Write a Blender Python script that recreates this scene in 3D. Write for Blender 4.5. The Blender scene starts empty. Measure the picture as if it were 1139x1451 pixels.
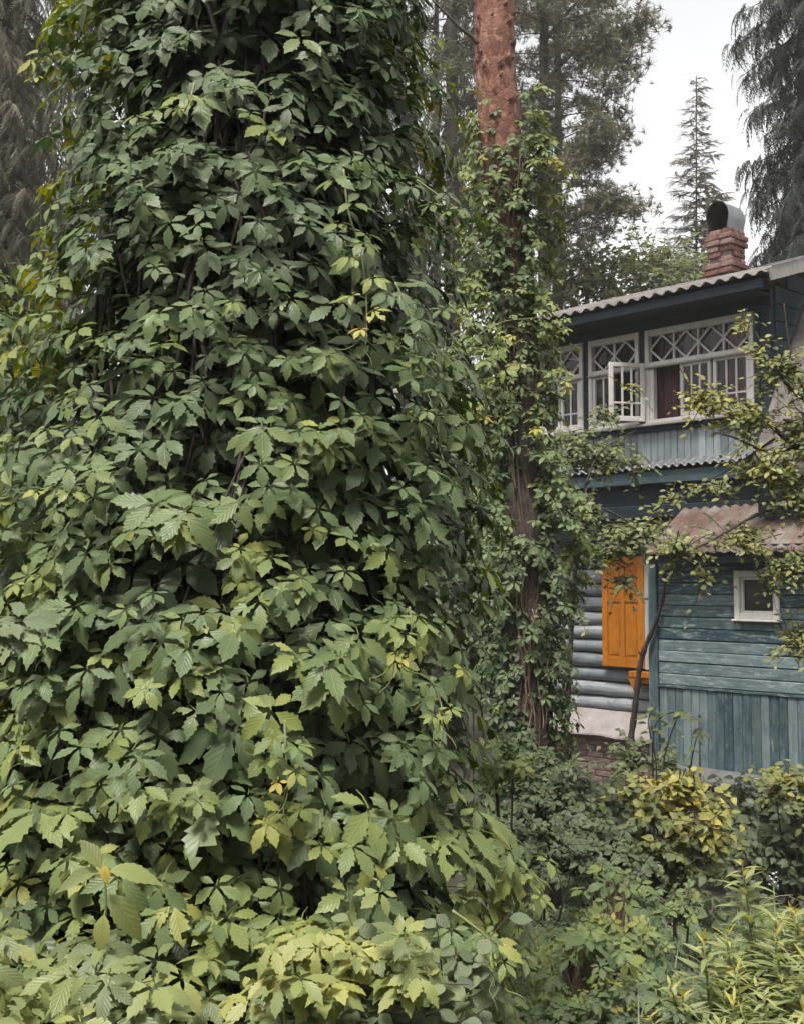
import bpy, math, random
import numpy as np
from math import sin, cos, tan, atan, atan2, pi, radians, sqrt, exp
from mathutils import Matrix, Vector

rng = np.random.default_rng(11)
random.seed(5)
SC = bpy.context.scene
COL = SC.collection

# ------------------------------------------------------------------ camera, sky, sun, exposure
F, PITCH = 1650.0, atan(94.5 / 1650.0)           # focal length in photo pixels (1139 x 1451), slight upward pitch
CAM = np.array([0.0, 0.0, 1.6])
cd = bpy.data.cameras.new('camera'); cam = bpy.data.objects.new('camera', cd); COL.objects.link(cam)
cam.location = CAM; cam.rotation_euler = (pi / 2 + PITCH, 0, 0)
cd.sensor_fit = 'VERTICAL'; cd.sensor_height = 36.0; cd.lens = F / 1451.0 * 36.0
cd.clip_start = 0.05; cd.clip_end = 2000
SC.camera = cam

SUN_EL, SUN_AZ = radians(66), radians(205)        # azimuth clockwise from +Y (behind the camera, a little to the left)
w = bpy.data.worlds.new('World'); SC.world = w; w.use_nodes = True
nt = w.node_tree; nt.nodes.clear()
sky = nt.nodes.new('ShaderNodeTexSky'); sky.sky_type = 'NISHITA'; sky.sun_disc = False
sky.sun_elevation = SUN_EL; sky.sun_rotation = SUN_AZ
sky.dust_density = 2.0; sky.air_density = 1.0; sky.ozone_density = 1.0
hs = nt.nodes.new('ShaderNodeHueSaturation'); hs.inputs['Saturation'].default_value = 0.05
bg = nt.nodes.new('ShaderNodeBackground'); bg.inputs['Strength'].default_value = 0.08
wo = nt.nodes.new('ShaderNodeOutputWorld')
nt.links.new(sky.outputs[0], hs.inputs['Color']); nt.links.new(hs.outputs[0], bg.inputs['Color'])
nt.links.new(bg.outputs[0], wo.inputs['Surface'])
sd = bpy.data.lights.new('sun', 'SUN'); sd.energy = 1.5; sd.angle = radians(14); sd.color = (1.0, 0.95, 0.86)
so = bpy.data.objects.new('sun', sd); COL.objects.link(so)
sdir = Vector((sin(SUN_AZ) * cos(SUN_EL), cos(SUN_AZ) * cos(SUN_EL), sin(SUN_EL)))
so.rotation_euler = sdir.to_track_quat('Z', 'Y').to_euler(); so.location = (-3, -4, 12)
SC.view_settings.view_transform = 'Standard'; SC.view_settings.look = 'None'
SC.view_settings.exposure = 1.92; SC.view_settings.gamma = 1.0; SC.view_settings.use_curve_mapping = False
SC.cycles.use_denoising = True
SC.cycles.max_bounces = 8; SC.cycles.transparent_max_bounces = 8
SC.cycles.use_adaptive_sampling = True; SC.cycles.adaptive_threshold = 0.02

# ------------------------------------------------------------------ coordinates
def ray(px, py):
    x = (px - 569.5) / F; y = (725.5 - py) / F
    return np.array([x, cos(PITCH) - y * sin(PITCH), sin(PITCH) + y * cos(PITCH)])
def at(px, py, Y):
    r = ray(px, py); return CAM + r * (Y / r[1])
def proj(P):
    p = np.asarray(P) - CAM
    d = p[..., 1] * cos(PITCH) + p[..., 2] * sin(PITCH)
    u = -p[..., 1] * sin(PITCH) + p[..., 2] * cos(PITCH)
    return 569.5 + F * p[..., 0] / d, 725.5 - F * u / d, d
def smooth(a, b, x):
    t = np.clip((np.asarray(x, float) - a) / (b - a), 0, 1); return t * t * (3 - 2 * t)
def gz(x, y):
    return (-0.92 * smooth(2.6, 9.6, y) + 0.03 * np.sin(np.asarray(x) * 1.7 + 0.6) * np.cos(np.asarray(y) * 1.3)
            + 0.02 * np.sin(np.asarray(x) * 4.1 + np.asarray(y) * 3.3)) 

# ------------------------------------------------------------------ objects
def thing(name, label, cat, loc=(0, 0, 0), rz=0.0, group=None):
    o = bpy.data.objects.new(name, None); COL.objects.link(o)
    o.empty_display_size = 0.1
    o.location = loc; o.rotation_euler = (0, 0, rz); o['label'] = label; o['category'] = cat
    if group: o['group'] = group
    return o
def link(name, me, parent=None, mat=None, loc=None, world=True):
    o = bpy.data.objects.new(name, me); COL.objects.link(o)
    if mat is not None and len(me.materials) == 0: me.materials.append(mat)
    if parent is not None:
        o.parent = parent
    if loc is not None: o.location = loc
    return o
def wparent(o, parent, M):
    """parent o to an Empty that only has a location (and z turn), keeping o at the world matrix M"""
    o.parent = parent
    o.matrix_basis = parent_inv(parent) @ M
def parent_inv(p):
    return (Matrix.Translation(p.location) @ p.rotation_euler.to_matrix().to_4x4()).inverted()

def mesh_np(name, V, T, UV=None, tint=None, smooth_=True, Q=False):
    me = bpy.data.meshes.new(name)
    V = np.ascontiguousarray(V, dtype=np.float32); T = np.ascontiguousarray(T, dtype=np.int32)
    k = T.shape[1]
    me.vertices.add(len(V)); me.vertices.foreach_set('co', V.ravel())
    me.loops.add(T.size); me.loops.foreach_set('vertex_index', T.ravel())
    me.polygons.add(len(T)); me.polygons.foreach_set('loop_start', np.arange(0, T.size, k, dtype=np.int32))
    try: me.polygons.foreach_set('loop_total', np.full(len(T), k, dtype=np.int32))
    except Exception: pass
    me.polygons.foreach_set('use_smooth', np.full(len(T), smooth_, dtype=bool))
    if UV is not None:
        ul = me.uv_layers.new(name='UVMap')
        ul.data.foreach_set('uv', np.ascontiguousarray(UV[T.ravel()], dtype=np.float32).ravel())
    if tint is not None:
        a = me.attributes.new('tint', 'FLOAT', 'POINT'); a.data.foreach_set('value', np.ascontiguousarray(tint, dtype=np.float32))
    me.update(calc_edges=True)
    return me

class MB:
    """plain mesh collector: boxes, prisms, tubes"""
    def __init__(s): s.v = []; s.f = []; s.sm = []
    def add(s, vs, fs, sm=False):
        n = len(s.v); s.v += [tuple(map(float, p)) for p in vs]
        s.f += [tuple(i + n for i in f) for f in fs]; s.sm += [sm] * len(fs); return s
    def box(s, x0, x1, y0, y1, z0, z1):
        return s.add([(x0, y0, z0), (x1, y0, z0), (x1, y1, z0), (x0, y1, z0), (x0, y0, z1), (x1, y0, z1), (x1, y1, z1), (x0, y1, z1)],
                     [(0, 3, 2, 1), (4, 5, 6, 7), (0, 1, 5, 4), (1, 2, 6, 5), (2, 3, 7, 6), (3, 0, 4, 7)])
    def bar(s, a, b, wid, dep, up=(0, 1, 0)):
        """straight bar from a to b, `wid` across, `dep` along up"""
        a = Vector(a); b = Vector(b); t = (b - a).normalized(); u = Vector(up); r = t.cross(u).normalized(); u = r.cross(t)
        vs = []
        for p in (a, b):
            for i, j in ((-1, -1), (1, -1), (1, 1), (-1, 1)): vs.append(p + r * (i * wid / 2) + u * (j * dep / 2))
        return s.add(vs, [(3, 2, 1, 0), (4, 5, 6, 7), (0, 1, 5, 4), (1, 2, 6, 5), (2, 3, 7, 6), (3, 0, 4, 7)])
    def tube(s, pts, rad, n=6, cap=True):
        pts = [Vector(p) for p in pts]; vs = []; fs = []
        if not hasattr(rad, '__len__'): rad = [rad] * len(pts)
        ref = Vector((0.31, 0.2, 0.93))
        for i, p in enumerate(pts):
            t = (pts[min(i + 1, len(pts) - 1)] - pts[max(i - 1, 0)])
            if t.length < 1e-9: t = Vector((0, 0, 1))
            t.normalize()
            r = t.cross(ref)
            if r.length < 0.05: r = t.cross(Vector((1, 0, 0)))
            r.normalize(); u = r.cross(t)
            for k in range(n):
                a = 2 * pi * k / n; vs.append(p + (r * cos(a) + u * sin(a)) * rad[i])
        for i in range(len(pts) - 1):
            for k in range(n):
                fs.append((i * n + k, i * n + (k + 1) % n, (i + 1) * n + (k + 1) % n, (i + 1) * n + k))
        if cap: fs += [tuple(range(n))[::-1], tuple((len(pts) - 1) * n + k for k in range(n))]
        return s.add(vs, fs, True)
    def mesh(s, name):
        me = bpy.data.meshes.new(name); me.from_pydata(s.v, [], s.f); me.update()
        me.polygons.foreach_set('use_smooth', s.sm); return me
    def build(s, name, mat, parent=None, bev=0.0, loc=None):
        o = link(name, s.mesh(name), parent, mat, loc)
        if bev:
            m = o.modifiers.new('edge', 'BEVEL'); m.width = bev; m.segments = 1; m.limit_method = 'ANGLE'
        return o

# ------------------------------------------------------------------ materials
def new_mat(name):
    m = bpy.data.materials.new(name); m.use_nodes = True
    n = m.node_tree; return m, n, n.nodes['Principled BSDF'], n.nodes['Material Output']
def N(n, t, **kw):
    x = n.nodes.new(t)
    for k, v in kw.items():
        if k in x.inputs: x.inputs[k].default_value = v
        else: setattr(x, k, v)
    return x
def ramp(n, stops, interp='LINEAR'):
    r = n.nodes.new('ShaderNodeValToRGB'); e = r.color_ramp.elements; r.color_ramp.interpolation = interp
    while len(e) > 1: e.remove(e[-1])
    e[0].position = stops[0][0]; e[0].color = (*stops[0][1], 1)
    for p, c in stops[1:]:
        q = e.new(p); q.color = (*c, 1)
    return r
def math_(n, op, a, b=None, clamp=False):
    x = n.nodes.new('ShaderNodeMath'); x.operation = op; x.use_clamp = clamp
    for i, v in enumerate((a, b)):
        if v is None: continue
        if isinstance(v, (int, float)): x.inputs[i].default_value = v
        else: n.links.new(v, x.inputs[i])
    return x.outputs[0]
def mixc(n, fac, a, b, mode='MIX'):
    x = n.nodes.new('ShaderNodeMix'); x.data_type = 'RGBA'; x.blend_type = mode
    for s, v in ((x.inputs[0], fac), (x.inputs[6], a), (x.inputs[7], b)):
        if isinstance(v, (int, float)): s.default_value = v
        elif isinstance(v, tuple): s.default_value = (*v, 1)
        else: n.links.new(v, s)
    return x.outputs[2]

def leaf_mat(name, stops, rough=0.45, trans=0.3, veins=True, spec=0.5, nveins=7.0):
    m, n, b, out = new_mat(name); L = n.links.new
    ga = N(n, 'ShaderNodeAttribute', attribute_name='tint'); oa = N(n, 'ShaderNodeAttribute', attribute_name='leaf_tint', attribute_type='OBJECT')
    t = math_(n, 'ADD', ga.outputs['Fac'], oa.outputs['Fac'])
    tc = N(n, 'ShaderNodeNewGeometry')
    nz = N(n, 'ShaderNodeTexNoise', Scale=16.0, Detail=2.0); L(tc.outputs['Position'], nz.inputs['Vector'])
    t = math_(n, 'ADD', t, math_(n, 'MULTIPLY', math_(n, 'SUBTRACT', nz.outputs['Fac'], 0.5), 0.22))
    rp = ramp(n, stops); L(t, rp.inputs[0]); col = rp.outputs[0]
    sp_ = N(n, 'ShaderNodeTexNoise', Scale=70.0, Detail=3.0); L(tc.outputs['Position'], sp_.inputs['Vector'])
    sr = N(n, 'ShaderNodeMapRange'); L(sp_.outputs['Fac'], sr.inputs[0]); sr.inputs[1].default_value = .68; sr.inputs[2].default_value = .76
    col = mixc(n, math_(n, 'MULTIPLY', sr.outputs[0], .55), col, (.16, .12, .05))
    hgt = None
    if veins:
        uv = N(n, 'ShaderNodeUVMap'); sp = N(n, 'ShaderNodeSeparateXYZ'); L(uv.outputs[0], sp.inputs[0])
        a = math_(n, 'MULTIPLY', math_(n, 'ABSOLUTE', math_(n, 'SUBTRACT', sp.outputs[0], 0.5)), 2.0)
        ph = math_(n, 'FRACT', math_(n, 'MULTIPLY_ADD' if False else 'MULTIPLY', math_(n, 'SUBTRACT', sp.outputs[1], math_(n, 'ADD', math_(n, 'MULTIPLY', a, 0.34), math_(n, 'MULTIPLY', math_(n, 'ADD', nz.outputs['Fac'], oa.outputs['Fac']), 0.10))), nveins))
        tri = math_(n, 'ABSOLUTE', math_(n, 'SUBTRACT', ph, 0.5))            # 0.5 on a side vein
        side = N(n, 'ShaderNodeMapRange', interpolation_type='SMOOTHSTEP'); L(tri, side.inputs[0])
        side.inputs[1].default_value = 0.40; side.inputs[2].default_value = 0.5
        mid = N(n, 'ShaderNodeMapRange', interpolation_type='SMOOTHSTEP'); L(a, mid.inputs[0])
        mid.inputs[1].default_value = 0.09; mid.inputs[2].default_value = 0.0
        v = math_(n, 'MAXIMUM', math_(n, 'MULTIPLY', side.outputs[0], 0.28), mid.outputs[0])
        col = mixc(n, math_(n, 'MULTIPLY', v, 0.42), col, mixc(n, 0.5, col, (0.30, 0.34, 0.14)))
        hgt = math_(n, 'SUBTRACT', math_(n, 'MULTIPLY', tri, -0.6), math_(n, 'MULTIPLY', v, 0.5))
    under = mixc(n, 0.45, col, (0.16, 0.19, 0.11))
    col2 = mixc(n, tc.outputs['Backfacing'], col, under)
    L(col2, b.inputs['Base Color']); L(math_(n, 'ADD', math_(n, 'MULTIPLY', nz.outputs['Fac'], .5), rough - .27), b.inputs['Roughness'])
    b.inputs['Specular IOR Level'].default_value = spec
    if hgt is not None:
        bp = N(n, 'ShaderNodeBump', Strength=0.32, Distance=0.004); L(hgt, bp.inputs['Height']); L(bp.outputs[0], b.inputs['Normal'])
    tr = N(n, 'ShaderNodeBsdfTranslucent'); hv = N(n, 'ShaderNodeHueSaturation', Saturation=1.25, Value=1.5); hv.inputs['Hue'].default_value = 0.475
    L(col, hv.inputs['Color']); L(hv.outputs[0], tr.inputs['Color'])
    mx = N(n, 'ShaderNodeMixShader'); mx.inputs[0].default_value = trans
    L(b.outputs[0], mx.inputs[1]); L(tr.outputs[0], mx.inputs[2]); L(mx.outputs[0], out.inputs['Surface'])
    return m

def wood_mat(name, cols, wear=None, wearamt=0.5, axis='x', rough=0.7, scale=1.0, bump=0.3, vary=0.35):
    """painted or bare boards: colour blotches, grain along the axis, worn patches; object-random value"""
    m, n, b, out = new_mat(name); L = n.links.new
    tc = N(n, 'ShaderNodeTexCoord'); oi = N(n, 'ShaderNodeObjectInfo')
    off = N(n, 'ShaderNodeVectorMath', operation='ADD'); L(tc.outputs['Object'], off.inputs[0])
    cmb = N(n, 'ShaderNodeCombineXYZ'); r100 = math_(n, 'MULTIPLY', oi.outputs['Random'], 37.0)
    for i in range(3): L(r100, cmb.inputs[i])
    L(cmb.outputs[0], off.inputs[1])
    mp = N(n, 'ShaderNodeMapping'); L(off.outputs[0], mp.inputs[0])
    s = {'x': (1.2, 22, 22), 'z': (22, 22, 1.2), 'y': (22, 1.2, 22)}[axis]
    mp.inputs['Scale'].default_value = tuple(k * scale for k in s)
    g = N(n, 'ShaderNodeTexNoise', Scale=1.6, Detail=5.0, Roughness=0.65); L(mp.outputs[0], g.inputs['Vector'])
    bl = N(n, 'ShaderNodeTexNoise', Scale=5.0 * scale, Detail=4.0, Roughness=0.6); L(off.outputs[0], bl.inputs['Vector'])
    rp = ramp(n, [(0.28, cols[0]), (0.5, cols[1]), (0.72, cols[2])])
    f = math_(n, 'ADD', math_(n, 'MULTIPLY', g.outputs['Fac'], 0.55), math_(n, 'MULTIPLY', bl.outputs['Fac'], 0.45))
    f = math_(n, 'ADD', f, math_(n, 'MULTIPLY', math_(n, 'SUBTRACT', oi.outputs['Random'], 0.5), vary))
    L(f, rp.inputs[0]); col = rp.outputs[0]
    if wear:
        mp2 = N(n, 'ShaderNodeMapping'); L(off.outputs[0], mp2.inputs[0])
        s2 = {'x': (3, 14, 14), 'z': (14, 14, 3), 'y': (14, 3, 14)}[axis]; mp2.inputs['Scale'].default_value = tuple(k * scale for k in s2)
        wn = N(n, 'ShaderNodeTexNoise', Scale=2.2, Detail=6.0, Roughness=0.7); L(mp2.outputs[0], wn.inputs['Vector'])
        mr = N(n, 'ShaderNodeMapRange'); L(wn.outputs['Fac'], mr.inputs[0]); mr.inputs[1].default_value = 0.68 - 0.18 * wearamt; mr.inputs[2].default_value = 0.80 - 0.14 * wearamt
        col = mixc(n, mr.outputs[0], col, wear)
    L(col, b.inputs['Base Color']); b.inputs['Roughness'].default_value = rough; b.inputs['Specular IOR Level'].default_value = 0.22
    bp = N(n, 'ShaderNodeBump', Strength=bump, Distance=0.01); L(g.outputs['Fac'], bp.inputs['Height']); L(bp.outputs[0], b.inputs['Normal'])
    return m

def noise_mat(name, stops, scale=6.0, rough=0.8, bump=0.3, detail=6.0, stretch=(1, 1, 1), metal=0.0, dist=0.02, coord='Object'):
    m, n, b, out = new_mat(name); L = n.links.new
    tc = N(n, 'ShaderNodeTexCoord'); mp = N(n, 'ShaderNodeMapping'); L(tc.outputs[coord], mp.inputs[0]); mp.inputs['Scale'].default_value = stretch
    oi = N(n, 'ShaderNodeObjectInfo')
    z = N(n, 'ShaderNodeTexNoise', Scale=scale, Detail=detail, Roughness=0.65); L(mp.outputs[0], z.inputs['Vector'])
    rp = ramp(n, stops); L(math_(n, 'ADD', z.outputs['Fac'], math_(n, 'MULTIPLY', math_(n, 'SUBTRACT', oi.outputs['Random'], 0.5), 0.25)), rp.inputs[0])
    L(rp.outputs[0], b.inputs['Base Color']); b.inputs['Roughness'].default_value = rough; b.inputs['Metallic'].default_value = metal
    bp = N(n, 'ShaderNodeBump', Strength=bump, Distance=dist); L(z.outputs['Fac'], bp.inputs['Height']); L(bp.outputs[0], b.inputs['Normal'])
    return m

M = {}
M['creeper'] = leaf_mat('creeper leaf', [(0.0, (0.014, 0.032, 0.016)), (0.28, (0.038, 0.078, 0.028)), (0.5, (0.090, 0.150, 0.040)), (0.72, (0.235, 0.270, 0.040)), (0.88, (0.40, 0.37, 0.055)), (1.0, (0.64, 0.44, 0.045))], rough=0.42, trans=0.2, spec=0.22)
M['fruit'] = leaf_mat('small tree leaf', [(0.0, (0.04, 0.065, 0.024)), (0.4, (0.12, 0.15, 0.045)), (0.7, (0.24, 0.255, 0.06)), (1.0, (0.42, 0.38, 0.08))], rough=0.45, trans=0.3, veins=False, spec=.3)
M['yellow'] = leaf_mat('yellow bush leaf', [(0.0, (0.03, 0.05, 0.014)), (0.35, (0.11, 0.13, 0.022)), (0.7, (0.33, 0.30, 0.042)), (1.0, (0.58, 0.46, 0.07))], rough=0.5, spec=.25, trans=0.3, nveins=5)
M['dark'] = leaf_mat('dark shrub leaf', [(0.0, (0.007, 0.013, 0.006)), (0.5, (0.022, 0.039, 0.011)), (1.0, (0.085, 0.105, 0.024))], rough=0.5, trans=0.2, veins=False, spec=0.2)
M['blue'] = leaf_mat('grey green leaf', [(0.0, (0.04, 0.065, 0.04)), (0.5, (0.11, 0.145, 0.08)), (1.0, (0.24, 0.27, 0.13))], rough=0.55, spec=.25, trans=0.22, nveins=5)
M['pale'] = leaf_mat('pale creeper leaf', [(0.0, (0.10, 0.14, 0.04)), (0.4, (0.28, 0.31, 0.07)), (0.75, (0.52, 0.50, 0.11)), (1.0, (0.64, 0.46, 0.04))], rough=0.5, trans=0.3)
M['gold'] = leaf_mat('goldenrod leaf', [(0.0, (0.08, 0.12, 0.04)), (0.4, (0.20, 0.25, 0.09)), (0.75, (0.37, 0.40, 0.15)), (1.0, (0.66, 0.52, 0.08))], rough=0.5, trans=0.3, veins=False)
M['needle'] = leaf_mat('conifer needles', [(0.0, (0.020, 0.026, 0.022)), (0.5, (0.045, 0.052, 0.040)), (1.0, (0.10, 0.10, 0.065))], rough=0.6, trans=0.12, veins=False, spec=0.3)
M['hazed_needle'] = leaf_mat('haze-paled needles', [(0.0, (0.075, 0.068, 0.052)), (0.5, (0.15, 0.138, 0.095)), (1.0, (0.24, 0.225, 0.125))], rough=0.6, trans=0.2, veins=False, spec=0.3)  # needle colour paled to stand in for distance haze
M['stem'] = noise_mat('brown stem', [(0.3, (0.06, 0.042, 0.03)), (0.7, (0.15, 0.11, 0.075))], 30, 0.85, 0.3)
M['stem_green'] = noise_mat('green stem', [(0.3, (0.13, 0.16, 0.06)), (0.7, (0.22, 0.23, 0.10))], 30, 0.6, 0.1)
M['dry'] = noise_mat('dry fibrous stem', [(0.3, (0.10, 0.065, 0.045)), (0.7, (0.30, 0.21, 0.15))], 20, 0.9, 0.5, stretch=(4, 4, 1))
M['twig'] = noise_mat('dark twig', [(0.3, (0.025, 0.02, 0.017)), (0.7, (0.07, 0.055, 0.045))], 25, 0.85, 0.3)
M['trunk'] = noise_mat('grey trunk bark', [(0.3, (0.022, 0.017, 0.015)), (0.7, (0.085, 0.065, 0.054))], 5, 0.9, 0.8, stretch=(4, 4, 0.8), dist=0.05)
M['blueboard'] = wood_mat('worn teal boards', [(0.030, 0.062, 0.076), (0.090, 0.136, 0.150), (0.19, 0.245, 0.26)], (0.33, 0.375, 0.38), 0.9, 'x')
M['blueboard_v'] = wood_mat('worn teal upright boards', [(0.030, 0.060, 0.074), (0.095, 0.136, 0.150), (0.20, 0.245, 0.258)], (0.28, 0.31, 0.315), 0.6, 'z')
M['paleboard_v'] = wood_mat('pale blue upright boards', [(0.15, 0.18, 0.195), (0.25, 0.285, 0.30), (0.36, 0.39, 0.40)], (0.34, 0.36, 0.36), 0.4, 'z')
M['navy'] = wood_mat('dark blue painted timber', [(0.008, 0.014, 0.020), (0.014, 0.023, 0.031), (0.026, 0.040, 0.050)], (0.05, 0.065, 0.07), 0.25, 'x')
M['navy_side'] = wood_mat('dark blue side boards', [(0.022, 0.038, 0.050), (0.036, 0.058, 0.074), (0.06, 0.088, 0.105)], None, 0, 'y')
M['bluebeam'] = wood_mat('blue painted beam', [(0.045, 0.075, 0.09), (0.075, 0.115, 0.135), (0.13, 0.17, 0.19)], (0.2, 0.235, 0.24), 0.3, 'x')
M['log'] = wood_mat('grey weathered logs', [(0.10, 0.115, 0.132), (0.21, 0.23, 0.25), (0.34, 0.355, 0.365)], (0.045, 0.045, 0.05), 0.65, 'x', rough=0.85, bump=0.5)
M['white'] = wood_mat('old white paint', [(0.50, 0.465, 0.445), (0.64, 0.60, 0.575), (0.76, 0.72, 0.695)], (0.24, 0.20, 0.18), 0.25, 'z', rough=0.6, scale=2.0, bump=0.1, vary=0.2)
M['greyframe'] = wood_mat('grey window casing', [(0.27, 0.25, 0.24), (0.38, 0.355, 0.34), (0.48, 0.45, 0.43)], (0.2, 0.18, 0.17), 0.4, 'z', vary=0.2)
M['orange'] = wood_mat('orange paint', [(0.28, 0.088, 0.006), (0.41, 0.138, 0.008), (0.52, 0.185, 0.010)], (0.20, 0.085, 0.03), 0.8, 'z', rough=0.55, bump=0.15, vary=0.1)
M['slate'] = noise_mat('fibre cement roofing', [(0.32, (0.055, 0.046, 0.040)), (0.5, (0.135, 0.118, 0.109)), (0.72, (0.24, 0.218, 0.205))], 4.5, 0.9, 0.25)
M['rust'] = noise_mat('rusty red roofing', [(0.3, (0.065, 0.036, 0.029)), (0.48, (0.112, 0.066, 0.053)), (0.6, (0.15, 0.118, 0.102)), (0.75, (0.22, 0.198, 0.178))], 3.5, 0.85, 0.25)
M['brick'] = noise_mat('red brick', [(0.25, (0.085, 0.038, 0.031)), (0.5, (0.175, 0.080, 0.064)), (0.68, (0.30, 0.20, 0.175))], 9, 0.9, 0.6)
M['brick_dark'] = noise_mat('plinth brick', [(0.25, (0.10, 0.062, 0.056)), (0.5, (0.17, 0.108, 0.098)), (0.8, (0.26, 0.18, 0.165))], 9, 0.9, 0.6)
M['mortar'] = noise_mat('mortar', [(0.3, (0.10, 0.08, 0.072)), (0.7, (0.20, 0.165, 0.15))], 20, 0.95, 0.4)
M['metal'] = noise_mat('galvanised sheet', [(0.3, (0.15, 0.16, 0.17)), (0.7, (0.26, 0.275, 0.285))], 5, 0.5, 0.08, metal=0.5)
M['hood_dark'] = noise_mat('dark metal inside', [(0.3, (0.008, 0.009, 0.011)), (0.7, (0.02, 0.02, 0.024))], 5, 0.9, 0.1)  # near-black colour for the inside of the hood
M['cement'] = noise_mat('weathered cement sheet', [(0.3, (0.18, 0.155, 0.148)), (0.5, (0.26, 0.23, 0.222)), (0.75, (0.33, 0.30, 0.29))], 5, 0.9, 0.2)
M['cement_grey'] = noise_mat('grey sheet ledge', [(0.3, (0.09, 0.092, 0.095)), (0.6, (0.14, 0.142, 0.146)), (0.8, (0.21, 0.21, 0.207))], 6, 0.8, 0.2)
M['curtain'] = noise_mat('plum curtain', [(0.3, (0.085, 0.036, 0.048)), (0.7, (0.16, 0.075, 0.09))], 8, 0.95, 0.1, stretch=(6, 6, 0.6))
M['curtain_red'] = noise_mat('red curtain', [(0.3, (0.18, 0.03, 0.036)), (0.7, (0.30, 0.06, 0.06))], 8, 0.95, 0.1, stretch=(6, 6, 0.6))
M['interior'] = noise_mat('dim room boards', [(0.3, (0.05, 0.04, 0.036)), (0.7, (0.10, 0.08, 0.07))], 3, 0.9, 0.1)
M['soil'] = noise_mat('dark soil and litter', [(0.3, (0.016, 0.013, 0.009)), (0.55, (0.035, 0.030, 0.018)), (0.75, (0.05, 0.055, 0.026))], 9, 0.95, 0.8, dist=0.05)
M['iron'] = noise_mat('dark iron', [(0.3, (0.02, 0.018, 0.018)), (0.7, (0.05, 0.04, 0.037))], 30, 0.7, 0.2)
M['branchdark'] = noise_mat('dark dead branch', [(0.3, (0.022, 0.015, 0.013)), (0.7, (0.07, 0.05, 0.042))], 14, 0.85, 0.6, stretch=(1, 1, 0.3))
M['flower'] = noise_mat('lilac petals', [(0.3, (0.40, 0.33, 0.50)), (0.7, (0.60, 0.53, 0.66))], 30, 0.7, 0.1)
def glass_mat():
    m, n, b, out = new_mat('old window glass'); L = n.links.new
    g = N(n, 'ShaderNodeBsdfGlossy', Roughness=0.03); g.inputs['Color'].default_value = (1, 1, 1, 1)
    tr = N(n, 'ShaderNodeBsdfTransparent'); tr.inputs['Color'].default_value = (0.82, 0.84, 0.84, 1)
    fr = N(n, 'ShaderNodeFresnel', IOR=1.25)
    mx = N(n, 'ShaderNodeMixShader'); L(fr.outputs[0], mx.inputs[0]); L(tr.outputs[0], mx.inputs[1]); L(g.outputs[0], mx.inputs[2])
    tc = N(n, 'ShaderNodeTexCoord'); nz = N(n, 'ShaderNodeTexNoise', Scale=4.0, Detail=1.0); L(tc.outputs['Object'], nz.inputs['Vector'])
    bp = N(n, 'ShaderNodeBump', Strength=0.12, Distance=0.02); L(nz.outputs['Fac'], bp.inputs['Height']); L(bp.outputs[0], g.inputs['Normal'])
    L(mx.outputs[0], out.inputs['Surface']); return m
M['glass'] = glass_mat()
def pine_bark_mat():
    m, n, b, out = new_mat('pine bark'); L = n.links.new
    tc = N(n, 'ShaderNodeTexCoord'); sp = N(n, 'ShaderNodeSeparateXYZ'); L(tc.outputs['Object'], sp.inputs[0])
    mp = N(n, 'ShaderNodeMapping'); L(tc.outputs['Object'], mp.inputs[0]); mp.inputs['Scale'].default_value = (1, 1, 0.45)
    vo = N(n, 'ShaderNodeTexVoronoi', Scale=26.0, feature='DISTANCE_TO_EDGE'); L(mp.outputs[0], vo.inputs['Vector'])
    vc = N(n, 'ShaderNodeTexVoronoi', Scale=26.0); L(mp.outputs[0], vc.inputs['Vector'])
    nz = N(n, 'ShaderNodeTexNoise', Scale=22.0, Detail=6.0, Roughness=0.7); L(tc.outputs['Object'], nz.inputs['Vector'])
    hi = ramp(n, [(0.25, (0.10, 0.042, 0.029)), (0.5, (0.23, 0.098, 0.066)), (0.72, (0.36, 0.20, 0.15))])
    lo = ramp(n, [(0.25, (0.035, 0.024, 0.022)), (0.5, (0.085, 0.058, 0.053)), (0.75, (0.15, 0.108, 0.10))])
    bw = N(n, 'ShaderNodeSeparateColor'); L(vc.outputs['Color'], bw.inputs[0])
    f = math_(n, 'ADD', math_(n, 'MULTIPLY', nz.outputs['Fac'], 0.5), math_(n, 'MULTIPLY', bw.outputs[0], 0.5))
    L(f, hi.inputs[0]); L(f, lo.inputs[0])
    big = N(n, 'ShaderNodeTexNoise', Scale=5.0, Detail=5.0, Roughness=0.7); L(tc.outputs['Object'], big.inputs['Vector'])
    f = math_(n, 'ADD', math_(n, 'MULTIPLY', f, 0.6), math_(n, 'MULTIPLY', big.outputs['Fac'], 0.42))
    L(f, hi.inputs[0]); L(f, lo.inputs[0])
    up = N(n, 'ShaderNodeMapRange', interpolation_type='SMOOTHSTEP'); L(math_(n, 'ADD', sp.outputs[2], math_(n, 'MULTIPLY', big.outputs['Fac'], 1.2)), up.inputs[0]); up.inputs[1].default_value = 4.4; up.inputs[2].default_value = 6.0
    c = mixc(n, up.outputs[0], lo.outputs[0], hi.outputs[0])
    cr = N(n, 'ShaderNodeMapRange'); L(vo.outputs['Distance'], cr.inputs[0]); cr.inputs[1].default_value = 0.0; cr.inputs[2].default_value = 0.10
    c = mixc(n, math_(n, 'ADD', math_(n, 'MULTIPLY', cr.outputs[0], 0.16), 0.84), (0.05, 0.028, 0.02), c)
    L(c, b.inputs['Base Color']); b.inputs['Roughness'].default_value = 0.9
    h = math_(n, 'ADD', math_(n, 'MULTIPLY', cr.outputs[0], 0.12), math_(n, 'MULTIPLY', nz.outputs['Fac'], 0.8))
    bp = N(n, 'ShaderNodeBump', Strength=0.9, Distance=0.02); L(h, bp.inputs['Height']); L(bp.outputs[0], b.inputs['Normal'])
    return m
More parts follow.
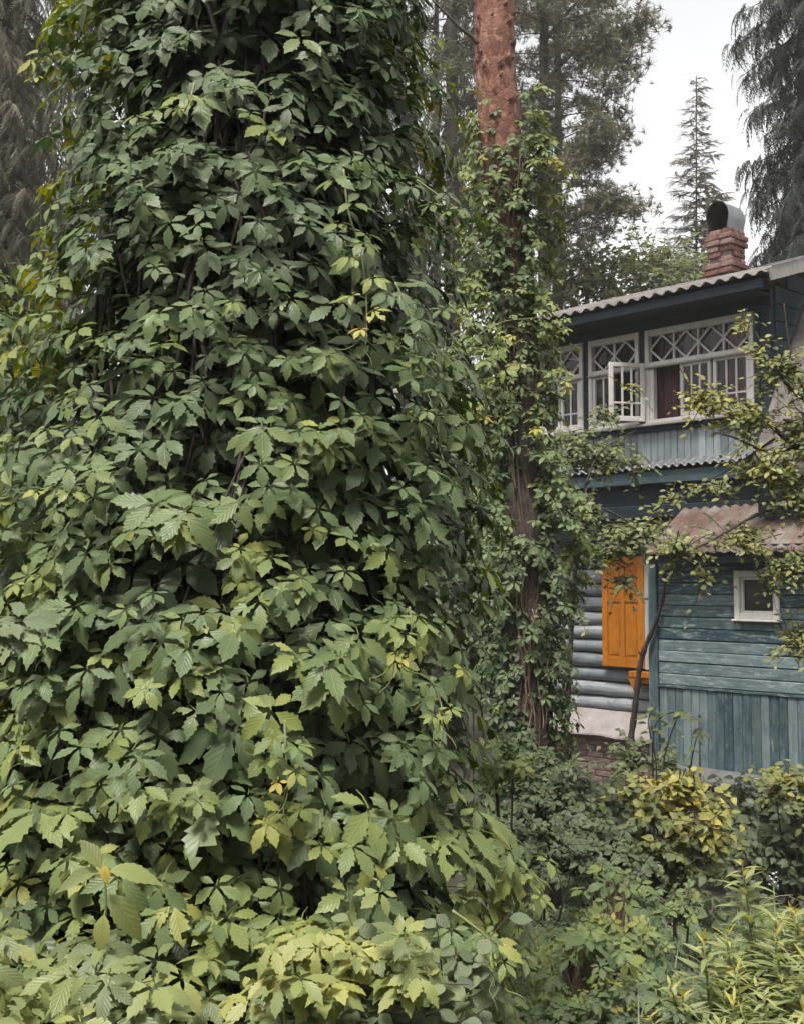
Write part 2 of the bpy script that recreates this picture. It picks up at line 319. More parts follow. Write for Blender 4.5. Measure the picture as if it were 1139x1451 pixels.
M['pinebark'] = pine_bark_mat()

# ------------------------------------------------------------------ leaf shapes
def leaflet(n=6, wid=0.30, serr=0.14, droop=0.25, fold=0.25, wave=0.0, peak=0.52, tip=1.0, seed=0):
    """one leaf blade along +Y, normal +Z, length 1; toothed edge, folded along the midrib"""
    r = np.random.default_rng(seed)
    V = []; U = []; T = []
    def prof(t): 
        a = t / peak if t < peak else (1 - t) / (1 - peak)
        a = max(a, 0)
        return wid * (sin(min(a, 1) * pi / 2) ** (0.85 if t < peak else tip))
    def pz(t, x): return -droop * t ** 1.8 + fold * abs(x) - 0.35 * fold * abs(x) ** 2 / wid + wave * sin(t * 9 + x * 8)
    ts = [i / n for i in range(n + 1)]
    mid = []
    for t in ts: mid.append(len(V)); V.append((0, t, pz(t, 0))); U.append((0.5, t))
    for s in (-1, 1):
        val = []
        for t in ts:
            x = prof(t) * (1 - serr * 0.9)
            val.append(len(V)); V.append((s * x, t, pz(t, x))); U.append((0.5 + s * 0.5 * min(x / wid, 1), t))
        for i in range(n):
            a, b, c, d = mid[i], mid[i + 1], val[i + 1], val[i]
            if i == 0: q = [(a, b, c)]
            elif i == n - 1: q = [(a, b, d)]
            else: q = [(a, b, c), (a, c, d)]
            if serr > 0 and 0 < i < n:
                tt = ts[i] + (0.72 + 0.2 * r.random()) / n; x = prof(min(tt, 1)) * (1 + serr * (0.7 + 0.8 * r.random())) + 0.006
                k = len(V); V.append((s * x, min(tt, 1.0), pz(tt, x) - 0.01)); U.append((0.5 + s * 0.5, tt))
                q.append((d, c, k) if i < n - 1 else (d, b, k))
            for f in q: T.append(f if s > 0 else f[::-1])
    return np.array(V, float), np.array(T, int), np.array(U, float)

def rotm(ax, a):
    return np.array(Matrix.Rotation(a, 3, ax))
def compound(seed, n=6, k=5, serr=0.14, wid=0.30, lod=False, petiole=True, spread=1.0):
    r = np.random.default_rng(seed); Vs, Ts, Us = [], [], []; o = 0
    angs = {5: [0, 56, -56, 118, -118], 3: [0, 72, -72]}[k]; lens = {5: [1.0, .94, .94, .64, .64], 3: [1, .85, .85]}[k]
    for a, l in zip(angs, lens):
        V, T, U = leaflet(n, wid * r.uniform(.9, 1.15), serr, r.choice([r.uniform(0.02, 0.3), r.uniform(.2, .6)], p=[.75, .25]), r.uniform(0.1, 0.55), 0 if lod else r.uniform(-.025, .025), r.uniform(.53, .64), r.uniform(1.15, 1.45), seed * 7 + int(a) + 300)
        l2 = l * r.uniform(.85, 1.1)
        V = V * l2; V[:, 1] += 0.11
        V = V @ rotm('Y', r.normal(0, .13)).T @ rotm('X', radians(-r.uniform(-6, 16))).T @ rotm('Z', radians(a * spread + r.normal(0, 6))).T
        V[:, 2] += 0.012 * len(Vs)
        Vs.append(V); Ts.append(T + o); Us.append(U); o += len(V)
    if petiole:
        L = r.uniform(.7, 1.2); e = np.array([r.normal(0, .12), -L * .75, -L * .5]); m = np.array([0, -L * .35, -L * .08])
        pts = [np.zeros(3), m, e]; w_ = 0.016
        for i in range(2):
            for dx in ((w_, 0, 0), (0, 0, w_)):
                d = np.array(dx); q = np.array([pts[i] - d, pts[i] + d, pts[i + 1] + d, pts[i + 1] - d])
                Vs.append(q); Ts.append(np.array([(0, 1, 2), (0, 2, 3)]) + o); Us.append(np.full((4, 2), 0.5)); o += 4
    return np.concatenate(Vs), np.concatenate(Ts), np.concatenate(Us)

def blade(wid, n=3, droop=.25, fold=.25, seed=0, peak=.45, tip=1.0, serr=0.0, stalk=0.12):
    V, T, U = leaflet(n, wid, serr, droop, fold, 0, peak, tip, seed); V[:, 1] += stalk
    if stalk > 0:
        o = len(V); s = 0.012
        V = np.concatenate([V, [(-s, 0, 0), (s, 0, 0), (s, stalk, 0), (-s, stalk, 0)]]); U = np.concatenate([U, np.full((4, 2), .5)])
        T = np.concatenate([T, np.array([(0, 1, 2), (0, 2, 3)]) + o])
    return V, T, U

def torn(tp, seed):
    """a leaf that insects have been at: some of its edge is gone"""
    V, T, U = tp; r = np.random.default_rng(seed); c = V[T].mean(1); e = np.abs(U[T].mean(1)[:, 0] - .5) * 2
    k = np.ones(len(T), bool)
    for _ in range(r.integers(1, 4)):
        j = r.choice(np.nonzero(e > .3)[0]); k &= np.linalg.norm(c - c[j], axis=1) > r.uniform(.10, .2)
    return V, T[k], U
TP_HERO = [compound(i, 6, wid=.215) for i in range(18)]
TP_HERO = [torn(t, i) if i % 4 == 1 else t for i, t in enumerate(TP_HERO)]
TP_MID = [compound(40 + i, 5, serr=0.12, wid=.22) for i in range(10)]
TP_LOW = [compound(60 + i, 3, serr=0.0, wid=.26, lod=True, petiole=False) for i in range(10)]
TP_TRI = [compound(80 + i, 3, k=3, serr=0.0, wid=.36, lod=True, petiole=False) for i in range(6)]
TP_OVAL = [blade(.30, 3, .05 + .07 * i, .15 + .07 * i, i) for i in range(6)]
TP_ROUND = [blade(.40, 5, .04 + .05 * i, .1 + .06 * i, i, .45, .8) for i in range(6)]
TP_HEART = [blade(.36, 4, .12 + .07 * i, .15 + .07 * i, i, .36, 1.15) for i in range(6)]
TP_LANCE = [blade(.10, 5, .15 + .13 * i, .3, i, .42, 1.15, 0, 0.0) for i in range(5)]
TP_BIG = [blade(.25, 8, .15 + .1 * i, .3, 50 + i, .5, 1.05, .06, .1) for i in range(6)]

def norm(a): return a / np.maximum(np.linalg.norm(a, axis=-1, keepdims=True), 1e-9)
def frames(Y, Z):
    """rotation matrices with columns X, Y, Z from a wanted leaf direction Y and normal Z"""
    Z = norm(Z); Y = norm(Y - Z * np.sum(Y * Z, -1, keepdims=True)); X = np.cross(Y, Z)
    return np.stack([X, Y, Z], axis=-1)
def scatter(tpl, idx, R, S, P, tint):
    Vs, Ts, Us, Cs = [], [], [], []; o = 0
    for k in range(len(tpl)):
        m = np.nonzero(idx == k)[0]
        if len(m) == 0: continue
        V, T, U = tpl[k]
        W = np.einsum('nij,vj->nvi', R[m] * S[m][:, None, None], V) + P[m][:, None, :]
        nv = len(V); Vs.append(W.reshape(-1, 3))
        Ts.append((T[None] + (np.arange(len(m)) * nv)[:, None, None] + o).reshape(-1, 3)); o += nv * len(m)
        Us.append(np.tile(U, (len(m), 1))); Cs.append(np.repeat(tint[m], nv))
    return np.concatenate(Vs), np.concatenate(Ts), np.concatenate(Us), np.concatenate(Cs)
_tm = {}
def tpl_mesh(tpl, k, name, mat):
    key = (id(tpl), k, mat.name)
    if key not in _tm:
        V, T, U = tpl[k]; me = mesh_np(name, V, T, U); me.materials.append(mat); _tm[key] = me
    return _tm[key]
def foliage(root, tpl, P, R, S, tint, mat, nparts=0, score=None, part='leaf', rest='foliage', low=None, org=None):
    """leaves of a plant: the nparts that show best become parts of their own, the others one part of kind stuff"""
    n = len(P); idx = rng.integers(0, len(tpl), n); base = np.array(root.location if org is None else org)
    order = np.argsort(-(score if score is not None else np.zeros(n)))
    top = order[:nparts]; rem = order[nparts:]
    for i in top:
        o = bpy.data.objects.new(part, tpl_mesh(tpl, int(idx[i]), part, mat)); COL.objects.link(o); o.parent = root
        A = np.eye(4); A[:3, :3] = R[i] * S[i]; A[:3, 3] = P[i] - base
        o.matrix_basis = Matrix(A.tolist()); o['leaf_tint'] = float(tint[i])
    if len(rem):
        t2 = low if low is not None else tpl
        V, T, U, C = scatter(t2, idx[rem] % len(t2), R[rem], S[rem], P[rem] - base, tint[rem])
        o = link(rest, mesh_np(rest, V, T, U, C), root, mat); o['kind'] = 'stuff'; return o
def in_frame(P, m=0):
    x, y, d = proj(P); return (d > .2) & (x > -m) & (x < 1139 + m) & (y > -m) & (y < 1451 + m)
def score_front(P, S, outer=None):
    x, y, d = proj(P); s = np.where((x > 0) & (x < 1139) & (y > 0) & (y < 1451), S / np.maximum(d, .1), 0)
    return s if outer is None else s * outer
def bez(pts, n=16):
    """smooth line through points (Catmull-Rom)"""
    p = [np.array(q, float) for q in pts]; p = [2 * p[0] - p[1]] + p + [2 * p[-1] - p[-2]]; out = []
    for i in range(1, len(p) - 2):
        for k in range(n):
            t = k / n; a, b, c, d = p[i - 1], p[i], p[i + 1], p[i + 2]
            out.append(.5 * ((2 * b) + (c - a) * t + (2 * a - 5 * b + 4 * c - d) * t * t + (3 * b - a - 3 * c + d) * t ** 3))
    out.append(p[-2]); return out
#STRUCTURE
# ------------------------------------------------------------------ ground
def make_ground():
    a = np.concatenate([np.linspace(-600, -20, 14), np.linspace(-18, 18, 91), np.linspace(20, 600, 14)])
    b = np.concatenate([np.linspace(-600, -6, 10), np.linspace(-4, 24, 85), np.linspace(28, 900, 16)])
    X, Y = np.meshgrid(a, b); Z = gz(X, Y) + 0.015 * rng.normal(size=X.shape) * (np.abs(X) < 18)
    V = np.stack([X, Y, Z], -1).reshape(-1, 3); nx, ny = len(a), len(b)
    i = (np.arange(ny - 1)[:, None] * nx + np.arange(nx - 1)[None]).ravel()
    me = mesh_np('ground', V, np.stack([i, i + 1, i + nx + 1, i + nx], -1)); o = link('ground', me, None, M['soil']); o['kind'] = 'structure'
    o['label'] = 'dark soil under the garden plants'
make_ground()

# ------------------------------------------------------------------ the house
TH = atan2(-0.733, 0.68)
HO = at(930, 1080, 13.2)
house = thing('wooden_house', 'two storey blue timber house with orange shutter and lattice windows behind the pine', 'house', tuple(HO), TH)
_m = {}
def piece(name, mat, size, loc, parent=house, bev=0.004, rot=None, jit=0.0):
    """one board, brick or bar: a bevelled box of `size` centred on loc; alike pieces share mesh data"""
    key = (name, mat.name, tuple(round(s, 3) for s in size), bev)
    if key not in _m:
        bm = MB(); x, y, z = (s / 2 for s in size); b = min(bev, x * .6, y * .6, z * .6)
        # chamfered box: 24 vertices
        vs = []; 
        for sx in (-1, 1):
            for sy in (-1, 1):
                for sz in (-1, 1):
                    vs += [(sx * x, sy * (y - b), sz * (z - b)), (sx * (x - b), sy * y, sz * (z - b)), (sx * (x - b), sy * (y - b), sz * z)]
        me = bpy.data.meshes.new(name)
        import bmesh
        q = bmesh.new(); bv = [q.verts.new(v) for v in vs]; bmesh.ops.convex_hull(q, input=bv); bmesh.ops.recalc_face_normals(q, faces=q.faces[:])
        bmesh.ops.dissolve_limit(q, angle_limit=0.01, verts=q.verts[:], edges=q.edges[:])
        q.to_mesh(me); q.free(); me.materials.append(mat); _m[key] = me
    o = bpy.data.objects.new(name, _m[key]); COL.objects.link(o); o.parent = parent
    j = lambda: random.uniform(-jit, jit)
    o.location = Vector(loc) + Vector((j() * .3, j(), j() * .3)); 
    if rot: o.rotation_euler = rot
    elif jit: o.rotation_euler = (j() * .6, j() * .4, j() * .4)
    return o
def xbar(name, mat, x0, x1, y0, y1, z0, z1, parent=house, bev=0.004, jit=0.0, rot=None):
    return piece(name, mat, (x1 - x0, y1 - y0, z1 - z0), ((x0 + x1) / 2, (y0 + y1) / 2, (z0 + z1) / 2), parent, bev, rot, jit)
YA, YB = 0.5, 0.9       # upper facade, log wall (local y grows into the house; annex front is y = 0)

def ground_floor():
    # logs
    z = 0.40; k = 0; ztop = 2.74
    while z < ztop:
        h = [0.165, 0.175, 0.155, 0.18, 0.16, 0.172][k % 6]
        m = MB(); n = 24; r = h / 2
        L0, L1 = -2.95, -0.02
        pts = [(L0 + (L1 - L0) * i / 14, YB + 0.04 + random.uniform(-.006, .006), z + r + random.uniform(-.005, .005)) for i in range(15)]
        m.tube(pts, [r * random.uniform(.96, 1.06) for _ in pts], 14)
        m.build('log', M['log'], house); z += h + 0.010; k += 1
    xbar('caulking', M['interior'], -2.9, -0.02, YB + 0.06, YB + 0.12, 0.40, ztop)
    # flashing and brick plinth
    m = MB(); nx = 12
    vs = []; fs = []
    for i in range(nx + 1):
        x = -2.95 + 2.93 * i / nx; w_ = 0.012 * sin(i * 2.1)
        vs += [(x, YB - .02, .405), (x, YB - .33, .135 + w_), (x, YB - .335, .115 + w_), (x, YB - .02, .385)]
    for i in range(nx):
        a = i * 4; fs += [(a, a + 1, a + 5, a + 4), (a + 1, a + 2, a + 6, a + 5), (a + 2, a + 3, a + 7, a + 6)]
    m.add(vs, fs); m.build('flashing', M['cement'], house)
    xbar('mortar_bed', M['mortar'], -2.92, -0.03, YB - .195, YB + .3, -0.60, 0.16)
    z = 0.09; row = 0
    while z > -0.55:
        x = -3.4 + (0.125 if row % 2 else 0)
        while x < -0.15:
            if x > -2.6: piece('brick', M['brick_dark'], (0.238, 0.10, 0.064), (x + .12, YB - .16, z + random.uniform(-.003, .003)), house, .006, None, .006)
            x += 0.25
        z -= 0.075; row += 1
    # window behind the shutter
    wx0, wx1, z0, z1 = -1.40, -0.72, 0.98, 2.30
    sh = bpy.data.objects.new('shutter', None); COL.objects.link(sh); sh.parent = house; sh['label'] = 'orange panelled shutter folded back on the logs'
    sh.location = (-1.345, YB - .10, 0.965); sh.rotation_euler = (0, 0, radians(-2.5))
    W_, H_ = 0.655, 1.36; st = 0.085; t = .035
    xb = lambda nm, a, b, c, d, y0=-.018, y1=.018: xbar(nm, M['orange'], a, b, y0, y1, c, d, sh, .003)
    xb('stile', 0, st, 0, H_); xb('stile', W_ - st, W_, 0, H_); xb('stile', W_ / 2 - .03, W_ / 2 + .03, st + .03, H_ - st)
    zm = 0.80
    xb('rail', st, W_ - st, 0, st + .03, -.017, .017); xb('rail', st, W_ - st, H_ - st, H_, -.017, .017); xb('rail', st, W_ - st, zm, zm + .07, -.0165, .0165)
    for a, b in ((st, W_ / 2 - .03), (W_ / 2 + .03, W_ - st)):
        for c, d in ((st + .03, zm), (zm + .07, H_ - st)):
            xb('panel', a, b, c, d, -.004, .008)
            xb('panel', a + .035, b - .035, c + .035, d - .035, -.013, -.004)
    # casing, opening and sill right of the shutter
    xbar('casing', M['greyframe'], -0.69, -0.60, YB - .14, YB - .02, 0.95, 2.42, bev=.006)
    xbar('casing', M['greyframe'], -0.60, -0.52, YB - .12, YB - .03, 0.95, 2.42, bev=.006)
    xbar('casing', M['greyframe'], -1.40, -0.56, YB - .135, YB - .02, 2.42, 2.52, bev=.006)
    m = MB(); m.box(-.86, -.3, YB - .24, YB - .04, .86, .93); m.box(-.80, -.3, YB - .20, YB - .05, .79, .86)
    m.add([(-.88, YB - .23, .86), (-.80, YB - .23, .70), (-.80, YB - .10, .70), (-.88, YB - .10, .86), (-.72, YB - .23, .78), (-.72, YB - .10, .78), (-.70, YB - .23, .86), (-.70, YB - .10, .86)],
          [(0, 1, 4, 6), (3, 7, 5, 2), (0, 3, 2, 1), (1, 2, 5, 4), (4, 5, 7, 6)])
    m.build('window_sill', M['orange'], house, .004)
    # overhang soffit and posts under the upper floor
    m = MB(); m.box(-2.9, 1.2, YA + .02, YB + .3, 2.76, 2.82); m.build('soffit', M['navy'], house)
ground_floor()

def annex():
    X1 = 4.2
    xbar('corner_board', M['blueboard_v'], -0.06, 0.045, -.035, .03, -0.02, 2.42, bev=.006)
    xbar('corner_board', M['blueboard_v'], -0.075, -0.058, -.03, .30, -0.02, 2.42, bev=.004)
    xbar('backing', M['interior'], -0.05, X1, .03, .09, -0.02, 2.36)
    z = 0.875; k = 0
    wx0, wx1, wz0, wz1 = 1.03, 1.55, 1.63, 2.14
    while z < 2.40:
        h = .126
        segs = [(0.05, X1)]
        if z + h > wz0 + .02 and z < wz1 - .02: segs = [(0.05, wx0 + .03), (wx1 - .03, X1)]
        for a, b in segs:
            o = xbar('plank', M['blueboard'], a, b, -.012, .026, z + .005, z + h - .004, bev=.006, jit=.003)
        z += h
    xbar('rail', M['blueboard'], 0.046, X1, -.024, .026, .845, .872, bev=.004)
    x = 0.052
    while x < X1 - .12:
        w_ = random.choice([.098, .105, .112])
        xbar('plank', M['blueboard_v'], x + .003, x + w_ - .003, -.008 + random.uniform(-.004, .004), .028, 0.0 + random.uniform(-.02, .01), .842, bev=.005)
        x += w_
    # ledge below
    m = MB(); vs = []; fs = []; nx = 16
    for i in range(nx + 1):
        xx = .22 + (X1 - .22) * i / nx; w_ = .012 * sin(i * 1.7)
        vs += [(xx, .0, .015), (xx, -.36, -.055 + w_), (xx, -.365, -.085 + w_), (xx, .0, -.02)]
    for i in range(nx):
        a = i * 4; fs += [(a, a + 1, a + 5, a + 4), (a + 1, a + 2, a + 6, a + 5), (a + 2, a + 3, a + 7, a + 6), (a + 3, a, a + 4, a + 7)]
    fs += [(0, 3, 2, 1)]
    m.add(vs, fs); m.build('ledge', M['cement_grey'], house)
    xbar('skirting', M['interior'], -0.05, X1, .05, .1, -0.7, -0.03)
    # window
    f = bpy.data.objects.new('window', None); COL.objects.link(f); f.parent = house; f['label'] = 'small white framed window in the teal boards'
    fw = .065
    xbar('frame', M['white'], wx0, wx0 + fw, -.045, .02, wz0, wz1, f, .006); xbar('frame', M['white'], wx1 - fw, wx1, -.045, .02, wz0, wz1, f, .006)
    xbar('frame', M['white'], wx0 + fw, wx1 - fw, -.043, .02, wz0, wz0 + fw, f, .006); xbar('frame', M['white'], wx0 + fw, wx1 - fw, -.043, .02, wz1 - fw, wz1, f, .006)
    i0, i1, j0, j1 = wx0 + fw, wx1 - fw, wz0 + fw, wz1 - fw; sw = .032
    xbar('sash', M['white'], i0, i0 + sw, -.012, .02, j0, j1, f, .004); xbar('sash', M['white'], i1 - sw * .6, i1, -.012, .02, j0, j1, f, .004)
    xbar('sash', M['white'], i0 + sw, i1 - sw * .6, -.011, .02, j0, j0 + sw * .7, f, .004); xbar('sash', M['white'], i0 + sw, i1 - sw * .6, -.011, .02, j1 - sw, j1, f, .004)
    xbar('pane', M['glass'], i0 + sw, i1 - sw * .6, .012, .016, j0 + sw * .7, j1 - sw, f, .0005)
    xbar('window_sill', M['white'], wx0 - .02, wx1 + .02, -.07, .0, wz0 - .025, wz0 - .002, f, .005)
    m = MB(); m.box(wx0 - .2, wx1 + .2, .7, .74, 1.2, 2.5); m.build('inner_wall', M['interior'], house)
    # lean-to roof
    roof_sheet('annex_roof', M['rust'], 0.10, X1, (-.34, 2.33), (YA - .02, 2.90), .13, .011)
    xbar('eave_board', M['navy'], 0.05, X1, -.27, -.24, 2.22, 2.33, bev=.006)
    xbar('soffit', M['navy'], 0.05, X1, -.24, .02, 2.385, 2.41, bev=.004)

def roof_sheet(name, mat, x0, x1, a, b, wave, amp, along=True, parent=house, thick=.008):
    """corrugated sheet from eave a=(y,z) up to b=(y,z), ridges running up the slope"""
    n = int((x1 - x0) / wave * 12); rows = 6; V = []; Fs = []
    ay, az = a; by, bz = b; L = sqrt((by - ay) ** 2 + (bz - az) ** 2); ny, nz = -(bz - az) / L, (by - ay) / L
    for side in (0, 1):
        for j in range(rows + 1):
            t = j / rows
            for i in range(n + 1):
                x = x0 + (x1 - x0) * i / n; h = amp * sin(2 * pi * (x - x0) / wave) - side * thick + .006 * sin(x * 1.9 + j * 2)
                V.append((x, ay + (by - ay) * t + ny * h, az + (bz - az) * t + nz * h))
    w_ = n + 1; off = (rows + 1) * w_
    for j in range(rows):
        for i in range(n):
            q = j * w_ + i
            Fs.append((q, q + 1, q + w_ + 1, q + w_)); Fs.append((off + q, off + q + w_, off + q + w_ + 1, off + q + 1))
    for i in range(n): Fs.append((i, off + i, off + i + 1, i + 1))
    for j in range(rows):
        Fs.append((j * w_, (j + 1) * w_, off + (j + 1) * w_, off + j * w_)); q = j * w_ + n
        Fs.append((q, off + q, off + q + w_, q + w_))
    m = MB(); m.add(V, Fs, True); return m.build(name, mat, parent)
annex()

def lattice_window(x0, x1, z0, zt, z1, cells, sashes, curtain, parent=house):
    """window: frame, transom of diamond bars, sashes below; sashes = list of (x0, x1, panes)"""
    f = bpy.data.objects.new('window', None); COL.objects.link(f); f.parent = parent
    y0, y1 = YA - .05, YA + .04; fw = .055; wm = M['white']
    xbar('frame', wm, x0, x0 + fw, y0, y1, z0, z1, f, .005); xbar('frame', wm, x1 - fw, x1, y0, y1, z0, z1, f, .005)
    xbar('frame', wm, x0 + fw, x1 - fw, y0 + .002, y1, z1 - .075, z1, f, .005); xbar('frame', wm, x0 + fw, x1 - fw, y0 + .002, y1, zt - .03, zt + .03, f, .005)
    xbar('frame', wm, x0 + fw, x1 - fw, y0 + .002, y1, z0, z0 + .04, f, .005)
    xbar('drip_board', M['greyframe'], x0 + .01, x1 - .01, y0 - .03, y0 - .001, zt - .045, zt - .022, f, .004)
    a, b, lo, hi = x0 + fw, x1 - fw, zt + .03, z1 - .075; cw = (b - a) / cells; zc = (lo + hi) / 2
    for i in range(1, cells): xbar('bar', wm, a + cw * i - .011, a + cw * i + .011, YA - .02, YA + .01, lo, hi, f, .003)
    for i in range(cells):
        c = a + cw * (i + .5)
        for p, q in (((c - cw / 2, zc), (c, hi)), ((c, hi), (c + cw / 2, zc)), ((c + cw / 2, zc), (c, lo)), ((c, lo), (c - cw / 2, zc))):
            dx, dz = q[0] - p[0], q[1] - p[1]; L = sqrt(dx * dx + dz * dz)
            piece('lattice_bar', wm, (L, .022, .022), ((p[0] + q[0]) / 2, YA - .005 + random.uniform(-.002, .002), (p[1] + q[1]) / 2), f, .003, (0, -atan2(dz, dx), 0))
        xbar('pane', M['glass'], a + cw * i + .012, a + cw * (i + 1) - .012, YA + .016, YA + .02, lo, hi, f, .0005)
    for s0, s1, n in sashes: sash(s0, s1, z0 + .045, zt - .035, n, f, YA - .015, 'sash')
    return f
def sash(s0, s1, z0, z1, n, parent, y, nm, w=.042):
    wm = M['white']
    xbar(nm, wm, s0, s0 + w, y - .02, y + .02, z0, z1, parent, .004); xbar(nm, wm, s1 - w, s1, y - .02, y + .02, z0, z1, parent, .004)
    xbar(nm, wm, s0 + w, s1 - w, y - .019, y + .019, z0, z0 + w * 1.2, parent, .004); xbar(nm, wm, s0 + w, s1 - w, y - .019, y + .019, z1 - w, z1, parent, .004)
    a, b, lo, hi = s0 + w, s1 - w, z0 + w * 1.2, z1 - w; zm = lo + (hi - lo) * .27; pw = (b - a) / n
    for i in range(1, n): xbar('bar', wm, a + pw * i - .011, a + pw * i + .011, y - .014, y + .014, lo, hi, parent, .003)
    xbar('bar', wm, a, b, y - .0125, y + .0125, zm - .011, zm + .011, parent, .003)
    for i in range(n):
        p0, p1 = a + pw * i + (.011 if i else 0), a + pw * (i + 1) - (.011 if i < n - 1 else 0)
        xbar('pane', M['glass'], p0, p1, y + .004, y + .007, zm + .011, hi, parent, .0005); xbar('pane', M['glass'], p0, p1, y + .004, y + .007, lo, zm - .011, parent, .0005)

def curtain(name, mat, x0, x1, z0, z1, y, folds, amp=.022):
    n = int(folds * 8); V = []; Fs = []; rows = 5
    for j in range(rows + 1):
        t = j / rows
        for i in range(n + 1):
            x = x0 + (x1 - x0) * i / n; V.append((x, y + amp * sin(2 * pi * folds * i / n + .6 * sin(i * .3)) * (.6 + .4 * (1 - t)), z0 + (z1 - z0) * t))
    for j in range(rows):
        for i in range(n):
            q = j * (n + 1) + i; Fs.append((q, q + 1, q + n + 2, q + n + 1))
    m = MB(); m.add(V, Fs, True); return m.build(name, mat, house)

def upper_floor():
    Z0, ZT, Z1 = 3.90, 4.60, 5.02
    X0, X1 = -2.75, 1.2
    lattice_window(-0.42, 1.02, Z0, ZT, Z1, 4, [(0.06, 0.47, 3), (0.50, 0.96, 3)], None)['label'] = 'wide lattice window with one casement open'
    lattice_window(-1.27, -0.51, Z0, ZT, Z1, 2, [(-1.215, -0.89, 2)], None)
    lattice_window(-2.10, -1.36, Z0, ZT, Z1, 2, [(-2.045, -1.735, 2), (-1.725, -1.415, 2)], None)
    # jambs of the opening, the open casement swung outwards to the left
    xbar('jamb', M['white'], -0.362, -0.30, YA - .045, YA + .03, Z0 + .042, ZT - .032, bev=.004)
    c = bpy.data.objects.new('casement', None); COL.objects.link(c); c.parent = house; c['label'] = 'white casement standing open'
    c.location = (-0.41, YA - .075, 0); c.rotation_euler = (0, 0, radians(60))
    sash(-0.45, 0.0, Z0 + .02, ZT + .02, 3, c, 0.0, 'sash', .05)
    for x in (-0.51, -1.36, -2.19, -2.75): xbar('post', M['navy'], x - (.0 if x > -1 else 0.0), x + .088, YA - .03, YA + .05, 3.86, 5.02, bev=.006)
    xbar('post', M['navy_side'], 1.03, 1.09, YA - .05, YA + .06, 3.40, 5.05, bev=.006); xbar('post', M['navy_side'], 1.093, 1.21, YA - .03, YA + .08, 2.85, 5.05, bev=.006)
    xbar('window_sill', M['greyframe'], X0, 1.03, YA - .10, YA + .04, 3.862, 3.895, bev=.006)
    xbar('frieze_board', M['navy'], X0, 1.22, YA - .02, YA + .06, 5.022, 5.24, bev=.006)
    x = X0
    while x < 1.02:
        w_ = random.choice([.088, .094, .10])
        xbar('plank', M['paleboard_v'], x + .003, x + w_ - .003, YA - .01 + random.uniform(-.004, .004), YA + .03, 3.40, 3.855, bev=.005); x += w_
    xbar('backing', M['interior'], X0, 1.08, YA + .03, YA + .06, 2.9, 3.86)
    xbar('shadow_board', M['navy'], X0, 1.02, YA - .05, YA - .012, 3.80, 3.858, bev=.005)
    roof_sheet('drip_sheet', M['metal'], X0, 1.02, (YA - .16, 3.36), (YA - .015, 3.45), .11, .020)
    xbar('beam', M['bluebeam'], X0, 1.30, YA - .11, YA + .03, 3.17, 3.32, bev=.01)
    xbar('beam', M['navy'], X0, 1.25, YA - .0, YA + .03, 2.93, 3.168, bev=.006)
    xbar('beam', M['navy'], X0, 1.25, YA - .07, YA + .03, 2.77, 2.925, bev=.01)
    # room behind: dim boards, curtains
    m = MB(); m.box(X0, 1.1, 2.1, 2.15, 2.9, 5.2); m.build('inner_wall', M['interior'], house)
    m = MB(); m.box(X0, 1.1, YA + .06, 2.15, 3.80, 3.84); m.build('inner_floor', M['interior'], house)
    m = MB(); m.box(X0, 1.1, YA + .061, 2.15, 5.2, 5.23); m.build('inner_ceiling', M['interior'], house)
    curtain('curtain', M['curtain'], -0.40, 0.30, 3.92, 5.0, YA + .14, 9)
    curtain('curtain', M['curtain'], -0.15, 0.62, 3.92, 5.0, YA + .20, 9)
    curtain('curtain', M['curtain_red'], 0.58, 1.03, 3.92, 5.0, YA + .13, 7)
    curtain('curtain', M['curtain'], -1.26, -0.85, 3.92, 5.0, YA + .30, 6)
    # gable side wall with boards
    z = 2.95
    while z < 6.1:
        ya, ytop = max(.58, (z + .19 - 5.18) / .315 - .1), 2.45
        if ytop - ya > .1: piece('plank', M['navy_side'], (.03, ytop - ya, .185), (1.215, ya + (ytop - ya) / 2, z + .095), house, .006)
        z += .195
    xbar('backing', M['interior'], 1.12, 1.19, .58, 2.45, 2.9, 5.2)
    xbar('end_wall', M['navy'], X0 - .03, X0, YA, 2.45, 2.7, 5.2)
    # main roof: two slopes, dark boarded soffit, rake boards at the gable
    pit = tan(radians(17.5)); ye, ze, yr = -.10, 5.27, 2.6; zr = ze + (yr - ye) * pit
    roof_sheet('roof', M['slate'], X0 - .3, 1.50, (ye, ze), (yr, zr), .165, .020)
    roof_sheet('roof', M['slate'], X0 - .3, 1.50, (yr + 2.7, ze), (yr, zr), .165, .026)
    m = MB(); 
    for (a, b) in (((ye + .06, ze - .06), (yr, zr - .06)),):
        m.add([(X0 - .25, a[0], a[1] - .02), (1.44, a[0], a[1] - .02), (1.44, b[0], b[1] - .02), (X0 - .25, b[0], b[1] - .02), (X0 - .25, a[0], a[1]), (1.44, a[0], a[1]), (1.44, b[0], b[1]), (X0 - .25, b[0], b[1])],
              [(0, 3, 2, 1), (4, 5, 6, 7), (0, 1, 5, 4), (1, 2, 6, 5), (2, 3, 7, 6), (3, 0, 4, 7)])
    m.build('roof_boarding', M['navy'], house)
    xbar('eave_board', M['navy'], X0 - .25, 1.44, ye + .045, ye + .075, 5.12, 5.225, bev=.006)
    xbar('soffit', M['navy'], X0 - .25, 1.22, ye + .08, YA - .02, 5.16, 5.18, bev=.004)
    a = math.atan(pit); Lr = (yr - ye) / cos(a)
    piece('rake_board', M['greyframe'], (.035, Lr, .15), (1.525, (ye + yr) / 2 + .05, (ze + zr) / 2 - .02), house, .006, (a, 0, 0))
    piece('rake_board', M['metal'], (.11, Lr, .012), (1.50, (ye + yr) / 2 + .05, (ze + zr) / 2 + .075), house, .003, (a, 0, 0))
